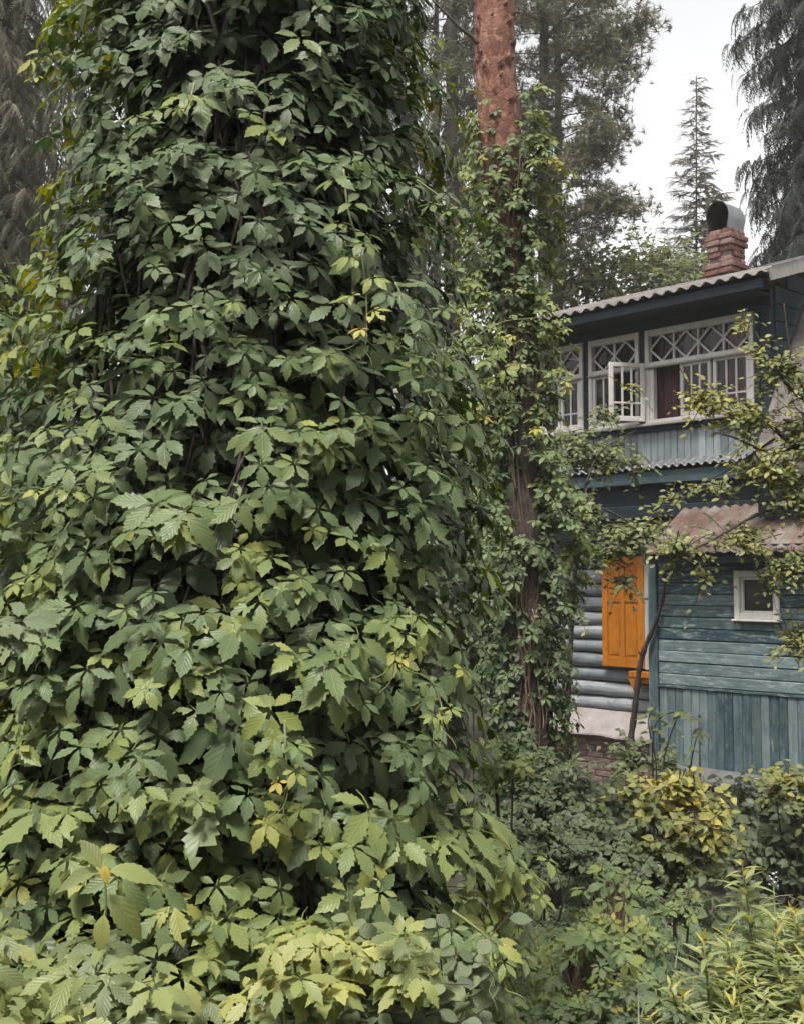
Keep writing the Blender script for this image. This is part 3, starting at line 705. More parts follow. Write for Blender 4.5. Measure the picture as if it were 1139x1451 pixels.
    # right wing: steep slope of fibre cement sheets over dark boards
    roof_sheet('wing_roof', M['slate'], 1.27, 4.2, (-.16, 3.12), (1.25, 5.36), .165, .02)
    xbar('wing_wall', M['navy'], 1.24, 4.2, .12, .16, 2.7, 3.5)
upper_floor()

def chimney():
    cx, cy = hl(1030, 380, 1.9)
    c = bpy.data.objects.new('chimney', None); COL.objects.link(c); c.parent = house; c['label'] = 'weathered red brick chimney with sheet metal hood'
    top = hl(1030, 322, 1.9)[1]; base = top - 1.1; x1 = cx + .05; y0 = 1.9; WX, WY = .35, .36
    c.location = (x1 - WX / 2, y0 + WY / 2, base)
    m = MB(); m.box(-WX / 2 + .03, WX / 2 - .03, -WY / 2 + .03, WY / 2 - .03, 0, 1.09); m.build('mortar_core', M['mortar'], c)
    z = 0.0; row = 0
    ledge = {7: .035, 8: .045, 12: .025, 13: .03}
    while z < 1.06:
        e = ledge.get(row, 0.0); hx, hy = WX / 2 + e, WY / 2 + e; n = 2
        for s in (-1, 1):
            for k in range(2):
                L = hx * 2; b0 = -hx + (0 if row % 2 else 0); cut = (.5 if row % 2 else .58) * L
                a, b = (b0, b0 + cut) if k == 0 else (b0 + cut, b0 + L)
                if (row, k, s) in ((9, 0, -1), (10, 1, -1), (5, 1, -1)): continue
                piece('brick', M['brick'], (round(b - a - .008, 3), .10, .066), ((a + b) / 2, s * (hy - .05), z + .035), c, .009, None, .015)
            L = hy * 2 - .2
            if L > .05: piece('brick', M['brick'], (.10, round(L - .008, 3), .066), (s * (hx - .05), 0, z + .035), c, .009, None, .015)
        z += .074; row += 1
    # hood: horseshoe shaped sheet, open at the front
    n = 20; prof = []
    for i in range(n + 1):
        a = -.62 + (pi + 1.24) * i / n
        prof.append((.165 * cos(a), .19 + .20 * sin(a)))
    prof = [(.135, 0.0)] + prof[1:-1] + [(-.135, 0.0)]
    def shell(off, ya, yb, mat, nm):
        V = []; Fs = []
        for y in (ya, yb):
            for (px, pz) in prof:
                q = 1 - off / .17; V.append((px * q, y, max(pz, 0) if off == 0 else .19 + (pz - .19) * q))
        k = len(prof)
        for i in range(k - 1): Fs.append((i, i + 1, k + i + 1, k + i))
        m = MB(); m.add(V, Fs, True); o = m.build(nm, mat, c, 0, (0, 0, 1.075)); return o
    shell(0, -.20, .20, M['metal'], 'hood'); shell(.008, -.198, .19, M['hood_dark'], 'hood_lining')
    V = [(p[0], .195, p[1]) for p in prof]; m = MB(); m.add(V, [tuple(range(len(V)))]); m.build('hood_back', M['hood_dark'], c, 0, (0, 0, 1.075))
def hl(px, py, y):
    R = np.array([[cos(TH), -sin(TH), 0], [sin(TH), cos(TH), 0], [0, 0, 1]]); o = R.T @ (CAM - HO); d = R.T @ ray(px, py); t = (y - o[1]) / d[1]; p = o + d * t
    return p[0], p[2]
def hw(x, y, z):
    return np.array([HO[0] + x * cos(TH) - y * sin(TH), HO[1] + x * sin(TH) + y * cos(TH), HO[2] + z])
chimney()

# leaning branch, thin stake, cord in the window
def loose():
    P = [(942, 812, -.06), (938, 850, -.07), (925, 890, -.09), (913, 918, -.11), (905, 950, -.12), (901, 985, -.13), (897, 1020, -.15), (892, 1060, -.18), (888, 1092, -.2)]
    pts = [];
    for px, py, y in P: x, z = hl(px, py, y); pts.append(hw(x, y, z))
    pts[-1][2] = gz(pts[-1][0], pts[-1][1]) - .05
    root = thing('dead_branch', 'dark crooked branch leaning against the corner of the teal boards', 'branch', tuple(pts[-1]))
    q = [p - pts[-1] for p in bez(pts, 5)]; n = len(q)
    m = MB(); m.tube(q, [.012 + .030 * (i / n) ** .6 + .004 * sin(i * 1.7) for i in range(n)], 8); m.build('stem', M['branchdark'], root)
    m = MB(); k = n // 3 * 1 + 4
    m.tube([q[k], q[k] + np.array([-.05, -.03, .06])], [.014, .006], 6); m.build('twig_stub', M['branchdark'], root)
    m = MB(); m.tube([q[k + 7], q[k + 7] + np.array([-.035, -.03, .05])], [.016, .007], 6); m.build('twig_stub', M['branchdark'], root)
    x, z = hl(990, 1016, -.55); p = hw(x, -.55, z); g = gz(p[0], p[1])
    st = thing('garden_stake', 'thin dark metal stake upright in front of the teal wall', 'stake', (p[0], p[1], g))
    m = MB(); m.tube([(0, 0, -.15), (0, 0, p[2] - g)], .011, 6); m.build('rod', M['iron'], st); m = MB(); m.tube([(0, 0, p[2] - g), (0, 0, p[2] - g + .02)], [.014, .012], 6); m.build('cap', M['iron'], st)
loose()
#PLANTS
# ------------------------------------------------------------------ the big creeper column in the foreground
TAB = np.array([  # photo row, left edge, right edge, depth of the axis
    (-700, 190, 560, 4.1), (-300, 165, 570, 4.05), (0, 150, 560, 4.0), (120, 145, 575, 3.95), (250, 132, 585, 3.9), (400, 90, 610, 3.8), (560, 85, 630, 3.7),
    (700, 30, 640, 3.6), (850, 5, 638, 3.5), (1000, -30, 645, 3.4), (1150, -50, 672, 3.3), (1300, -60, 675, 3.2), (1451, -70, 640, 3.15), (1900, -80, 640, 3.1)], float)
def column(tab):
    zs, cx, cy, rx = [], [], [], []
    for py, l, r, d in tab:
        a, b = at(l, py, d), at(r, py, d); zs.append(a[2]); cx.append((a[0] + b[0]) / 2); cy.append(d); rx.append((b[0] - a[0]) / 2)
    o = np.argsort(zs); zs = np.array(zs)[o]
    return lambda z: (np.interp(z, zs, np.array(cx)[o]), np.interp(z, zs, np.array(cy)[o]), np.interp(z, zs, np.array(rx)[o]))
def wrap(col, n, z0, z1, th, off, S, tilt=(.75, 1.0), azj=.5, nj=.28, ryf=1.0, thpow=None):
    """leaves round a column: positions, frames, sizes, outward vectors"""
    z = rng.uniform(z0, z1, n); t = rng.uniform(-th, th, n)
    cx, cy, rx = col(z); ry = np.minimum(rx * ryf, .75)
    lump = .045 * np.sin(z * 5.3 + t * 3.1) + .035 * np.sin(z * 11.0 - t * 7.3 + 1.0) + .02 * np.sin(z * 23 + t * 11)
    tier = np.sin(z * 27 / max(S / .073, .6) + 3.0 * np.sin(t * 5.0 + z * 2.1) + 2.0 * np.sin(t * 11.0))
    if thpow is not None:
        kp = rng.random(n) < .5 + .5 * tier; z, t, lump, tier = z[kp], t[kp], lump[kp], tier[kp]; n = len(z); cx, cy, rx = col(z); ry = np.minimum(rx * ryf, .75)
        lump = lump + thpow * tier
    o_ = rng.uniform(off[0], off[1], n) + lump
    P = np.stack([cx + np.sin(t) * (rx + o_), cy - np.cos(t) * (ry + o_), z], -1)
    O = norm(np.stack([np.sin(t) / rx, -np.cos(t) / ry, np.zeros(n)], -1))
    up = np.array([0, 0, 1.0])
    a = rng.uniform(tilt[0] - .45, tilt[0] + .45, n)[:, None]
    Nn = norm(O * a + up * tilt[1] + rng.normal(0, nj, (n, 3)))
    tang = np.cross(up, O); az = rng.normal(0, azj, n)[:, None]
    Y = norm((O * .75 - up * .8) * np.cos(az) + tang * np.sin(az))
    s = S * np.exp(rng.normal(0, .18, n))
    return P, frames(Y, Nn), s, O, z, t
def creeper_column():
    col = column(TAB); base = (*[float(v) for v in (col(0.0)[0], col(0.0)[1])], 0.0)
    base = (base[0], base[1], float(gz(base[0], base[1])))
    root = thing('climbing_creeper', 'huge dark green five-leaved creeper smothering a whole tree in the foreground', 'creeper', base)
    B = np.array(base)
    # unseen host trunk, thickened into a dark core to block light; woody stems
    m = MB(); zz = np.linspace(-.2, 4.8, 26); pts = []; rad = []
    for z in zz:
        a, b, c = col(z); pts.append((a - B[0], b - B[1] + .12, z - B[2])); rad.append(float(min(c, .7) * .68))
    m.tube(pts, rad, 18); m.build('trunk', M['trunk'], root)
    for k in range(24):
        t0 = rng.uniform(-.9, .9); q = []
        for z in np.linspace(-.05, 4.6, 16):
            a, b, c = col(z); t = t0 + .35 * sin(z * 1.3 + k) + .1 * sin(z * 4 + k * 2); r_ = c * rng.uniform(.70, .86); ry = min(c, .75) * rng.uniform(.70, .88)
            q.append((a + sin(t) * r_ - B[0], b - cos(t) * ry - B[1], z - B[2]))
        m = MB(); m.tube(bez(q, 3), rng.uniform(.003, .008), 5); m.build('stem', M['twig'], root)
    A = [wrap(col, 3300, .15, 4.7, 1.8, (-.02, .08), .073, tilt=(1.0, .92), azj=.32, nj=.15, thpow=.035), wrap(col, 1900, .05, 4.7, 1.8, (-.19, -.06), .075, tilt=(.8, 1.0), thpow=.02), wrap(col, 2300, 0, 4.7, 2.3, (-.30, -.14), .085), wrap(col, 520, .3, 4.7, 1.6, (.06, .15), .054, tilt=(.9, 1.0), azj=.35, nj=.16), wrap(col, 1500, 0, 4.7, 3.1, (-.12, .03), .085)]
    P = np.concatenate([a[0] for a in A]); R = np.concatenate([a[1] for a in A]); S = np.concatenate([a[2] for a in A]); z = np.concatenate([a[4] for a in A]); t = np.concatenate([a[5] for a in A])
    layer = np.concatenate([np.full(len(a[0]), k) for k, a in enumerate(A)])
    S = S * np.interp(z, [0, 1.2, 2.2, 3.5], [1.22, 1.15, .95, 1.0])
    px, py, d = proj(P)
    patch = .5 + .5 * np.sin(P[:, 0] * 5.1 + P[:, 2] * 3.7) * np.sin(P[:, 2] * 6.3 - P[:, 0] * 2.9)
    tint = .20 + .16 * patch + rng.normal(0, .12, len(P)) + .10 * ((layer == 0) | (layer == 3)) - .10 * (layer == 1) - .18 * (layer == 2) + np.interp(z, [0.3, 1.0, 1.9, 2.6, 3.6], [.21, .17, .07, -.02, -.08]) * (layer != 2)  # outer leaves lightened, inner layers darkened: light and shade put into the tint
    left = (t < -1.0) & (z > 2.2) & (layer != 2); tint += left * rng.uniform(.15, .42, len(P)); tint += ((t > 1.1) & (z > 2.9) & (layer != 2)) * rng.uniform(.1, .4, len(P))  # upper edge leaves yellowed: backlit glow put into the tint
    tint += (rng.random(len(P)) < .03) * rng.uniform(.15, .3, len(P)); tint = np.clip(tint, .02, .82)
    # a few thin places
    keep = np.ones(len(P), bool)
    for hx, hy, hr in ((380, 60, 46), (60, 1085, 34), (265, 1345, 38), (560, 590, 26), (300, 150, 20), (585, 470, 18)):
        keep &= ~(((px - hx) ** 2 + (py - hy) ** 2 < hr ** 2) & (layer != 2) & (layer != 4))
    P, R, S, tint, layer, z = P[keep], R[keep], S[keep], tint[keep], layer[keep], z[keep]
    out = np.where(layer == 0, 1.0, np.where(layer == 3, .9, .2)) * (1 + .3 * (rng.random(len(P))))
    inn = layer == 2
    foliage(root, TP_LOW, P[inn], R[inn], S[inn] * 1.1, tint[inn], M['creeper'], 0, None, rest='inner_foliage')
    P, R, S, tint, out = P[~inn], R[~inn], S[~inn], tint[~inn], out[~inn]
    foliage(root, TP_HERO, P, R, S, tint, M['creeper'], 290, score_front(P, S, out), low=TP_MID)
    # hanging shoots with yellowing tips
    def shoot(pp, depth, n, s0, s1, t0, t1, tendril=True):
        ln = bez([at(a, b, depth - .02 * i) for i, (a, b) in enumerate(pp)], 10); q = [p - B for p in ln]
        m = MB(); m.tube(q, [.0035 - .0018 * i / len(q) for i in range(len(q))], 5); st = m.build('shoot', M['stem_green'], root); st['label'] = 'pale hanging shoot with yellow tip'
        for i in range(n):
            f = (i + .6) / n; p = ln[min(int(f * (len(ln) - 1)), len(ln) - 1)] - B; sd = 1 if i % 2 else -1
            Y = norm(np.array([sd * rng.uniform(.4, 1), -rng.uniform(.3, .9), -rng.uniform(.2, .7)])); Z = norm(np.array([sd * .2, -.7, 1.0]) + rng.normal(0, .25, 3))
            Rm = frames(Y[None], Z[None])[0]; s = s0 + (s1 - s0) * f
            if i == n - 1: s *= .8
            o = bpy.data.objects.new('leaf', tpl_mesh(TP_HERO, int(rng.integers(0, 18)), 'leaf', M['creeper'])); COL.objects.link(o); o.parent = st
            A_ = np.eye(4); A_[:3, :3] = Rm * s; A_[:3, 3] = p + Y * s * .8 ; o.matrix_basis = Matrix(A_.tolist()); o['leaf_tint'] = float(t0 + (t1 - t0) * f ** 1.5)
        if tendril:
            e = q[-1]; 
            for k in range(3):
                c = [e]; dvec = norm(np.array([rng.normal(0, .5), -.2, -.9 + .6 * rng.random()]))
                for i in range(1, 13):
                    a = i * .5; c.append(e + dvec * .008 * i + .0035 * i * .35 * np.array([sin(a + k), 0, cos(a + k)]))
                m = MB(); m.tube(c, .0011, 4); m.build('tendril', M['stem_green'], st)
    shoot([(487, 240), (494, 300), (512, 360), (519, 420), (520, 472)], 3.02, 9, .064, .04, .5, 1.0)
    shoot([(560, 400), (582, 450), (590, 500), (600, 545), (620, 590)], 3.18, 7, .06, .045, .3, .62)
    shoot([(276, 118), (270, 140), (262, 158)], 3.02, 3, .06, .03, .4, .85, False)
    shoot([(404, 1020), (405, 1060), (408, 1112)], 2.55, 5, .055, .032, .5, .97)
    shoot([(580, 860), (582, 895), (560, 935)], 2.75, 6, .052, .03, .55, .98)
    shoot([(610, 960), (625, 1000), (622, 1010)], 2.78, 4, .045, .03, .55, .9)
    shoot([(130, 640), (100, 680), (58, 694)], 2.85, 5, .07, .04, .5, .92, False)
    shoot([(100, 740), (60, 800), (30, 820)], 2.9, 5, .07, .045, .5, .8, False)
    shoot([(640, 1290), (690, 1330), (700, 1370)], 2.6, 5, .05, .04, .5, .72)
    shoot([(590, 255), (625, 280), (650, 300)], 3.5, 5, .06, .045, .35, .6, False)
    shoot([(635, 430), (690, 490), (712, 540)], 3.5, 7, .055, .04, .5, .8)
    shoot([(90, 60), (70, 85), (66, 110)], 3.7, 5, .075, .05, .75, .95, False)
creeper_column()

def side_creeper():
    tab = np.array([(300, -120, -10, 4.9), (340, -140, 40, 4.8), (420, -150, 60, 4.7), (500, -150, 50, 4.6), (545, -150, -20, 4.6), (620, -150, -10, 4.5), (680, -150, 40, 4.3), (900, -150, 60, 4.2), (1500, -150, 60, 4.0)], float)
    col = column(tab); a, b, _ = col(0.0); base = (float(a), float(b), float(gz(a, b)))
    root = thing('creeper_thicket', 'lighter creeper thicket filling the edge behind the big creeper column', 'creeper', base)
    m = MB(); pts = [(float(col(z)[0]) - base[0], float(col(z)[1]) - base[1] + .1, z) for z in np.linspace(-.2, 2.7, 12)]; m.tube(pts, [.16 - .01 * i for i in range(12)], 8); m.build('trunk', M['trunk'], root)
    A = [wrap(col, 420, 0, 2.95, 1.8, (-.05, .1), .095, azj=.6), wrap(col, 420, 0, 2.85, 2.2, (-.25, -.05), .095)]
    P, R, S = (np.concatenate([x[i] for x in A]) for i in range(3))
    z = P[:, 2]; tint = np.clip(.3 + .2 * (z > 2.5) + rng.normal(0, .12, len(P)) + (rng.random(len(P)) < .08) * .3, .05, .9)
    foliage(root, TP_HERO, P, R, S, tint, M['creeper'], 90, score_front(P, S, np.where(np.arange(len(P)) < 420, 1, .3)))
side_creeper()

# ------------------------------------------------------------------ pine with its own creeper
PX = [(-500, 690), (0, 700), (150, 705), (350, 722), (550, 736), (700, 740), (850, 745), (1000, 747), (1120, 748)]
PD = 8.0
def pine():
    pts = [at(x, y, PD) for y, x in PX][::-1]; g = float(gz(pts[0][0], PD)); p0 = pts[0].copy(); p0[2] = g - .1; pts = [p0] + pts
    base = np.array([p0[0], PD, g]); ln = bez(pts, 8)
    hi = at(640, -2600, PD + .6); ln = ln + [ln[-1] * (1 - f) + hi * f for f in (.3, .6, 1.0)]
    root = thing('pine_tree', 'tall pine with bare orange upper bark and a creeper-wrapped trunk', 'pine tree', tuple(base))
    n = 56; zs = np.linspace(ln[0][2], ln[-8][2], 190); L = np.array(ln); V = []
    cx, cy = np.interp(zs, L[:, 2], L[:, 0]), np.interp(zs, L[:, 2], L[:, 1])
    ang = np.arange(n) * 2 * pi / n
    sites = rng.random((3600, 2)) * np.array([2 * pi, zs[-1] - zs[0]]) + np.array([0, zs[0]]); sh = rng.uniform(0, 1, 3600)
    for i, z in enumerate(zs):
        r0 = np.interp(z, [-.5, 0.2, 2, 5, 9], [.22, .165, .148, .142, .12])
        da = np.abs(ang[:, None] - sites[None, :, 0]); da = np.minimum(da, 2 * pi - da) * .15; dz = (z - sites[None, :, 1]) * .35
        D = da ** 2 + dz ** 2; o = np.argsort(D, 1)[:, :2]; d1 = np.sqrt(np.take_along_axis(D, o[:, :1], 1))[:, 0]; d2 = np.sqrt(np.take_along_axis(D, o[:, 1:2], 1))[:, 0]
        edge = np.clip((d2 - d1) / .02, 0, 1); plate = sh[o[:, 0]]
        amp = np.interp(z, [1.5, 4.2], [.016, .0035])
        r = r0 + amp * edge * (.45 + .8 * plate) + .006 * np.sin(ang * 3 + z * 2)
        V.append(np.stack([cx[i] + r * np.cos(ang), cy[i] + r * np.sin(ang), np.full(n, z)], -1))
    V = np.concatenate(V) - base; q = (np.arange(189)[:, None] * n + np.arange(n)[None]).ravel(); q2 = (np.arange(189)[:, None] * n + (np.arange(n)[None] + 1) % n).ravel()
    link('trunk', mesh_np('trunk', V, np.stack([q, q2, q2 + n, q + n], -1)), root, M['pinebark'])
    m = MB(); m.tube([ln[-4] - base, ln[-3] - base, ln[-2] - base, ln[-1] - base], [.13, .12, .1, .05], 10); m.build('upper_trunk', M['pinebark'], root)
    # peeling flakes on the upper trunk
    for k in range(70):
        z = rng.uniform(3.9, 6.2); a = rng.uniform(-.3, pi + .3) + pi; c = np.array([np.interp(z, L[:, 2], L[:, 0]), np.interp(z, L[:, 2], L[:, 1]), z]) - base
        o = np.array([cos(a), sin(a), 0]); tg = np.array([-sin(a), cos(a), 0]); s = rng.uniform(.012, .035); up = np.array([0, 0, 1.]); p = c + o * .150; lift = rng.uniform(.004, .02)
        m = MB(); m.add([p - tg * s - up * s, p + tg * s * .7 - up * s * 1.3 + o * .004, p + tg * s + up * s * .8 + o * lift, p - tg * s * .6 + up * s * 1.2 + o * lift, p + o * (lift + .006)], [(0, 1, 4), (1, 2, 4), (2, 3, 4), (3, 0, 4)])
        m.build('bark_flake', M['pinebark'], root)
    for pp, r in (([(738, 240), (748, 232), (756, 224), (768, 208)], (.028, .012)), ([(676, 62), (668, 52), (652, 40), (634, 22), (612, 0)], (.016, .008)), ([(705, 160), (694, 140), (684, 120)], (.014, .006)), ([(742, 560), (775, 556), (800, 566)], (.012, .006))):
        b = [at(x, y, PD - .1) - base for x, y in pp]; bb = bez(b, 4); m = MB(); m.tube(bb, list(np.linspace(r[0], r[1], len(bb))), 7); m.build('branch', M['twig'], root)
    # crown far above the frame
    cpt = hi + np.array([0, 0, .5]); Pn = cpt + rng.normal(0, 1, (900, 3)) * np.array([1.5, 1.5, 1.1]); Rn = frames(rng.normal(0, 1, (900, 3)), rng.normal(0, .4, (900, 3)) + np.array([0, 0, 1.0]))
    foliage(root, TP_TUFT, Pn, Rn, rng.uniform(.2, .35, 900), rng.uniform(.2, .9, 900), M['hazed_needle'], rest='crown')
def tuft(seed, k=13, w=.05):
    r = np.random.default_rng(seed); V, T = [], []
    for i in range(k):
        d = norm(r.normal(0, 1, 3) + np.array([0, .9, .35])); s = norm(np.cross(d, r.normal(0, 1, 3))) * w; o = len(V); b = r.normal(0, .08, 3)
        V += [b - s, b + s, b + d * r.uniform(.6, 1.1)]; T.append((o, o + 1, o + 2))
    return np.array(V), np.array(T), np.full((len(V), 2), .5)
def spray(seed, n=9, hang=.35, w=.055):
    """flat conifer spray along +Y with side shoots, drooping"""
    r = np.random.default_rng(seed); V, T = [], []
    for i in range(n):
        t = i / n; p = np.array([0, t, -hang * t * t])
        for s in (-1, 1):
            l = .42 * (1 - t * .7) * r.uniform(.6, 1.2); a = radians(r.uniform(35, 65)); d = np.array([s * sin(a), cos(a), -hang * .9 - r.uniform(0, .3)]) * l; q = norm(np.cross(d, [0, 0, 1.0])) * w * .6 + np.array([0, 0, w * .5])
            o = len(V); V += [p - q, p + q, p + d]; T.append((o, o + 1, o + 2))
    o = len(V); V += [np.array([-w * .5, 0, 0]), np.array([w * .5, 0, 0]), np.array([0, 1.1, -hang * 1.2])]; T.append((o, o + 1, o + 2))
    return np.array(V), np.array(T), np.full((len(V), 2), .5)
TP_TUFT = [tuft(i) for i in range(8)]
TP_SPRAY = [spray(i) for i in range(8)]
TP_HANG = [spray(20 + i, 10, 1.0, .05) for i in range(8)]
pine()

def pine_creeper():
    tab = np.array([(120, 695, 752, PD), (165, 680, 765, PD), (250, 672, 782, PD), (330, 660, 778, PD), (420, 660, 766, PD), (480, 680, 776, PD), (600, 685, 776, PD), (700, 690, 800, PD), (780, 690, 822, PD), (900, 688, 800, PD), (1000, 700, 790, PD), (1150, 700, 795, PD)], float)
    col = column(tab); a, b, _ = col(-.1); base = (float(a), float(b) - .25, float(gz(a, b))); B = np.array(base)
    root = thing('trunk_creeper', 'creeper climbing the pine trunk up to the bare orange bark', 'creeper', base)
    A = [wrap(col, 2100, -.1, 4.85, 1.9, (-.03, .055), .060, tilt=(.9, .8), azj=.4, ryf=.62), wrap(col, 750, -.1, 4.7, 1.9, (-.12, -.02), .072, ryf=.62), wrap(col, 200, .2, 4.6, 1.7, (.05, .14), .055, ryf=.62)]
    P, R, S, O, z, t = (np.concatenate([x[i] for x in A]) for i in range(6)); k = np.concatenate([np.full(len(x[0]), i) for i, x in enumerate(A)])
    px, py, d = proj(P)
    prob = np.ones(len(P))
    for x, y, rx, ry, pr in ((738, 690, 22, 55, .04), (728, 350, 14, 50, .5), (752, 830, 22, 40, .15), (735, 940, 26, 50, .6), (690, 215, 14, 45, .3), (738, 640, 18, 26, .4)):
        prob = np.where(((px - x) / rx) ** 2 + ((py - y) / ry) ** 2 < 1, pr, prob)
    keep = rng.random(len(P)) < prob
    tint = .46 + rng.normal(0, .12, len(P)) + .14 * (py < 520) * (np.abs(t) > .8) + np.where((py > 430) & (py < 620), .10, 0) - np.where((py > 800) & (t < .9), .17, 0) + (rng.random(len(P)) < .05) * .3 * (np.abs(t) > .7)
    tint = np.clip(tint + .08 * (t > .3) * (py > 600) * (py < 830), .04, .92)
    P, R, S, tint, k = P[keep], R[keep], S[keep], tint[keep], k[keep]
    # loose shoots to the sides
    bl = {'P': [], 'R': [], 'S': [], 't': []}
    def stray(pp, n, s, t0, t1, dd=0):
        ln = bez([at(x, y, PD - .25 - dd - .02 * i) for i, (x, y) in enumerate(pp)], 8); m = MB(); m.tube([p - B for p in ln], .0035, 4); m.build('shoot', M['stem_green'], root)
        for i in range(n):
            p = ln[int((i + .5) / n * (len(ln) - 1))]; sd = 1 if i % 2 else -1
            bl['P'].append(p + rng.normal(0, .012, 3)); bl['R'].append(frames(np.array([[sd * .7, -.4, -.5]]) + rng.normal(0, .3, (1, 3)), np.array([[0, -.6, 1.]]) + rng.normal(0, .25, (1, 3)))[0]); bl['S'].append(s * rng.uniform(.8, 1.2)); bl['t'].append(t0 + (t1 - t0) * i / n)
    stray([(750, 190), (775, 215), (800, 250)], 7, .05, .5, .97); stray([(740, 140), (755, 120), (772, 130)], 8, .06, .45, .7); stray([(752, 235), (770, 225), (790, 232)], 8, .06, .6, .92)
    stray([(760, 470), (790, 455), (800, 470)], 8, .05, .55, .8); stray([(690, 455), (710, 470), (730, 480)], 5, .05, .7, .99); stray([(770, 530), (800, 525), (806, 560)], 7, .055, .6, .9)
    stray([(690, 545), (680, 570), (690, 605)], 7, .065, .7, .92); stray([(640, 415), (672, 400), (690, 430)], 9, .07, .6, .75); stray([(640, 370), (655, 420), (650, 450)], 10, .075, .5, .72)
    stray([(770, 640), (800, 690), (830, 720)], 12, .07, .4, .6); stray([(775, 700), (810, 745), (832, 760)], 10, .07, .4, .6); stray([(690, 140), (672, 160), (665, 165)], 5, .05, .6, .8); stray([(678, 200), (662, 235), (660, 260)], 7, .055, .55, .75)
    stray([(650, 500), (700, 460), (760, 450)], 8, .04, .5, .7, .1); stray([(655, 485), (700, 500), (740, 480)], 8, .04, .5, .8, .1)
    P = np.concatenate([P, bl['P']]); R = np.concatenate([R, bl['R']]); S = np.concatenate([S, bl['S']]); tint = np.concatenate([tint, bl['t']]); k = np.concatenate([k, np.zeros(len(bl['P']))])
    foliage(root, TP_MID, P, R, S, tint, M['creeper'], 290, score_front(P, S, np.where(k == 1, .3, 1.0)))
    for i in range(9):
        x0 = rng.normal(744, 16); q = []
        for y in np.linspace(rng.uniform(780, 880), rng.uniform(980, 1080), 9): q.append(at(x0 + 7 * sin(y / 40 + i) + rng.normal(0, 2), y, PD - .18 - .02 * rng.random()) - B)
        m = MB(); m.tube(bez(q, 3), rng.uniform(.003, .007), 4); m.build('dry_stem', M['dry'], root)
    for i in range(8):
        t0 = rng.uniform(-.9, .9); q = [np.array([float(col(z)[0]) + .15 * sin(t0 + .3 * sin(z * 2 + i)), PD - .15 * cos(t0) - .02, z]) - B for z in np.linspace(.1, 4.5, 18)]
        m = MB(); m.tube(bez(q, 2), .006, 5); m.build('stem', M['stem'], root)
pine_creeper()

# ------------------------------------------------------------------ twiggy plants
def twigs(starts, dirs, lens, nleaf, size, spread=.7, up=.9, droop=.25, jit=.35, w0=.004):
    """leafy twigs: returns tube collector and leaf arrays"""
    m = MB(); P, Y, Z, S = [], [], [], []
    for s, d, L in zip(starts, dirs, lens):
        d = norm(np.asarray(d, float)); s = np.asarray(s, float); bend = rng.normal(0, .18, 3) - np.array([0, 0, droop])
        q = [s + d * L * f + bend * L * f * f for f in (0, .33, .66, 1.0)]; m.tube(q, [w0, w0 * .8, w0 * .6, w0 * .35], 4, False)
        side = norm(np.cross(d, np.array([0, 0, 1.0]) + rng.normal(0, .2, 3)))
        n = max(2, int(nleaf * rng.uniform(.7, 1.3)))
        for i in range(n):
            f = .15 + .85 * (i + rng.random() * .5) / n; sg = 1 if i % 2 else -1
            p = s + d * L * f + bend * L * f * f; P.append(p)
            y = d * (1 - spread * .6) + side * sg * spread + rng.normal(0, jit * .5, 3) + np.array([0, 0, -.15]); Y.append(y)
            Z.append(np.array([0, 0, up]) + np.array([0, -.55, 0]) + rng.normal(0, jit, 3)); S.append(size * rng.uniform(.7, 1.25) * (1 - .25 * f))
    return m, np.array(P), frames(np.array(Y), np.array(Z)), np.array(S)
def dome(c, r, n, low=-.35):
    u = rng.normal(0, 1, (n * 3, 3)); u = norm(u); u = u[u[:, 2] > low][:n]
    return c + u * r * rng.uniform(.45, .95, (len(u), 1)), u
def shrub(name, label, cat, px, py, depth, rx, rz, ntw, nleaf, size, tpl, mat, tmean, tsd, parts=0, group=None, stem='twig', L=.3, droop=.25, tiltop=0.0, ry=None):
    """bush with its top centre ellipsoid at a photo point; stems rise from the ground"""
    c = at(px, py, depth); sc = depth / F; RX, RZ = rx * sc, rz * sc; g = float(gz(c[0], depth)); root = thing(name, label, cat, (c[0], depth, g), 0, group); B = np.array([c[0], depth, g])
    r = np.array([RX, ry or RX * .8, RZ]); S0, U = dome(c, r, ntw)
    D = U * np.array([1, 1, .7]) + np.array([0, -.15, .15]) + rng.normal(0, .3, U.shape)
    m, P, R, S = twigs(S0 - norm(D) * L * .4, D, np.full(len(S0), L) * rng.uniform(.6, 1.3, len(S0)), nleaf, size, droop=droop)
    tint = np.clip(tmean + rng.normal(0, tsd, len(P)) + tiltop * (P[:, 2] - c[2]) / RZ, .02, .98)
    foliage(root, tpl, P - 0, R, S, tint, mat, parts, score_front(P, S, 1 + .5 * (c[1] - P[:, 1]) / max(r[1], .1)), rest='crown' if parts == 0 else 'foliage')
    m.v = [tuple(np.array(v) - B) for v in m.v]; o = m.build('twigs', M[stem], root); o['kind'] = 'stuff'
    for i in range(min(9, max(4, ntw // 12))):
        e = S0[rng.integers(0, len(S0))]; b = np.array([rng.normal(0, .12 * RX), rng.normal(0, .1 * RX), -.05]); mm = MB()
        mm.tube(bez([b, b * .6 + (e - B) * .45 + np.array([0, 0, .1 * RZ]), e - B], 4), list(np.linspace(.012, .004, 9)), 5); mm.build('stem', M[stem], root)
    return root

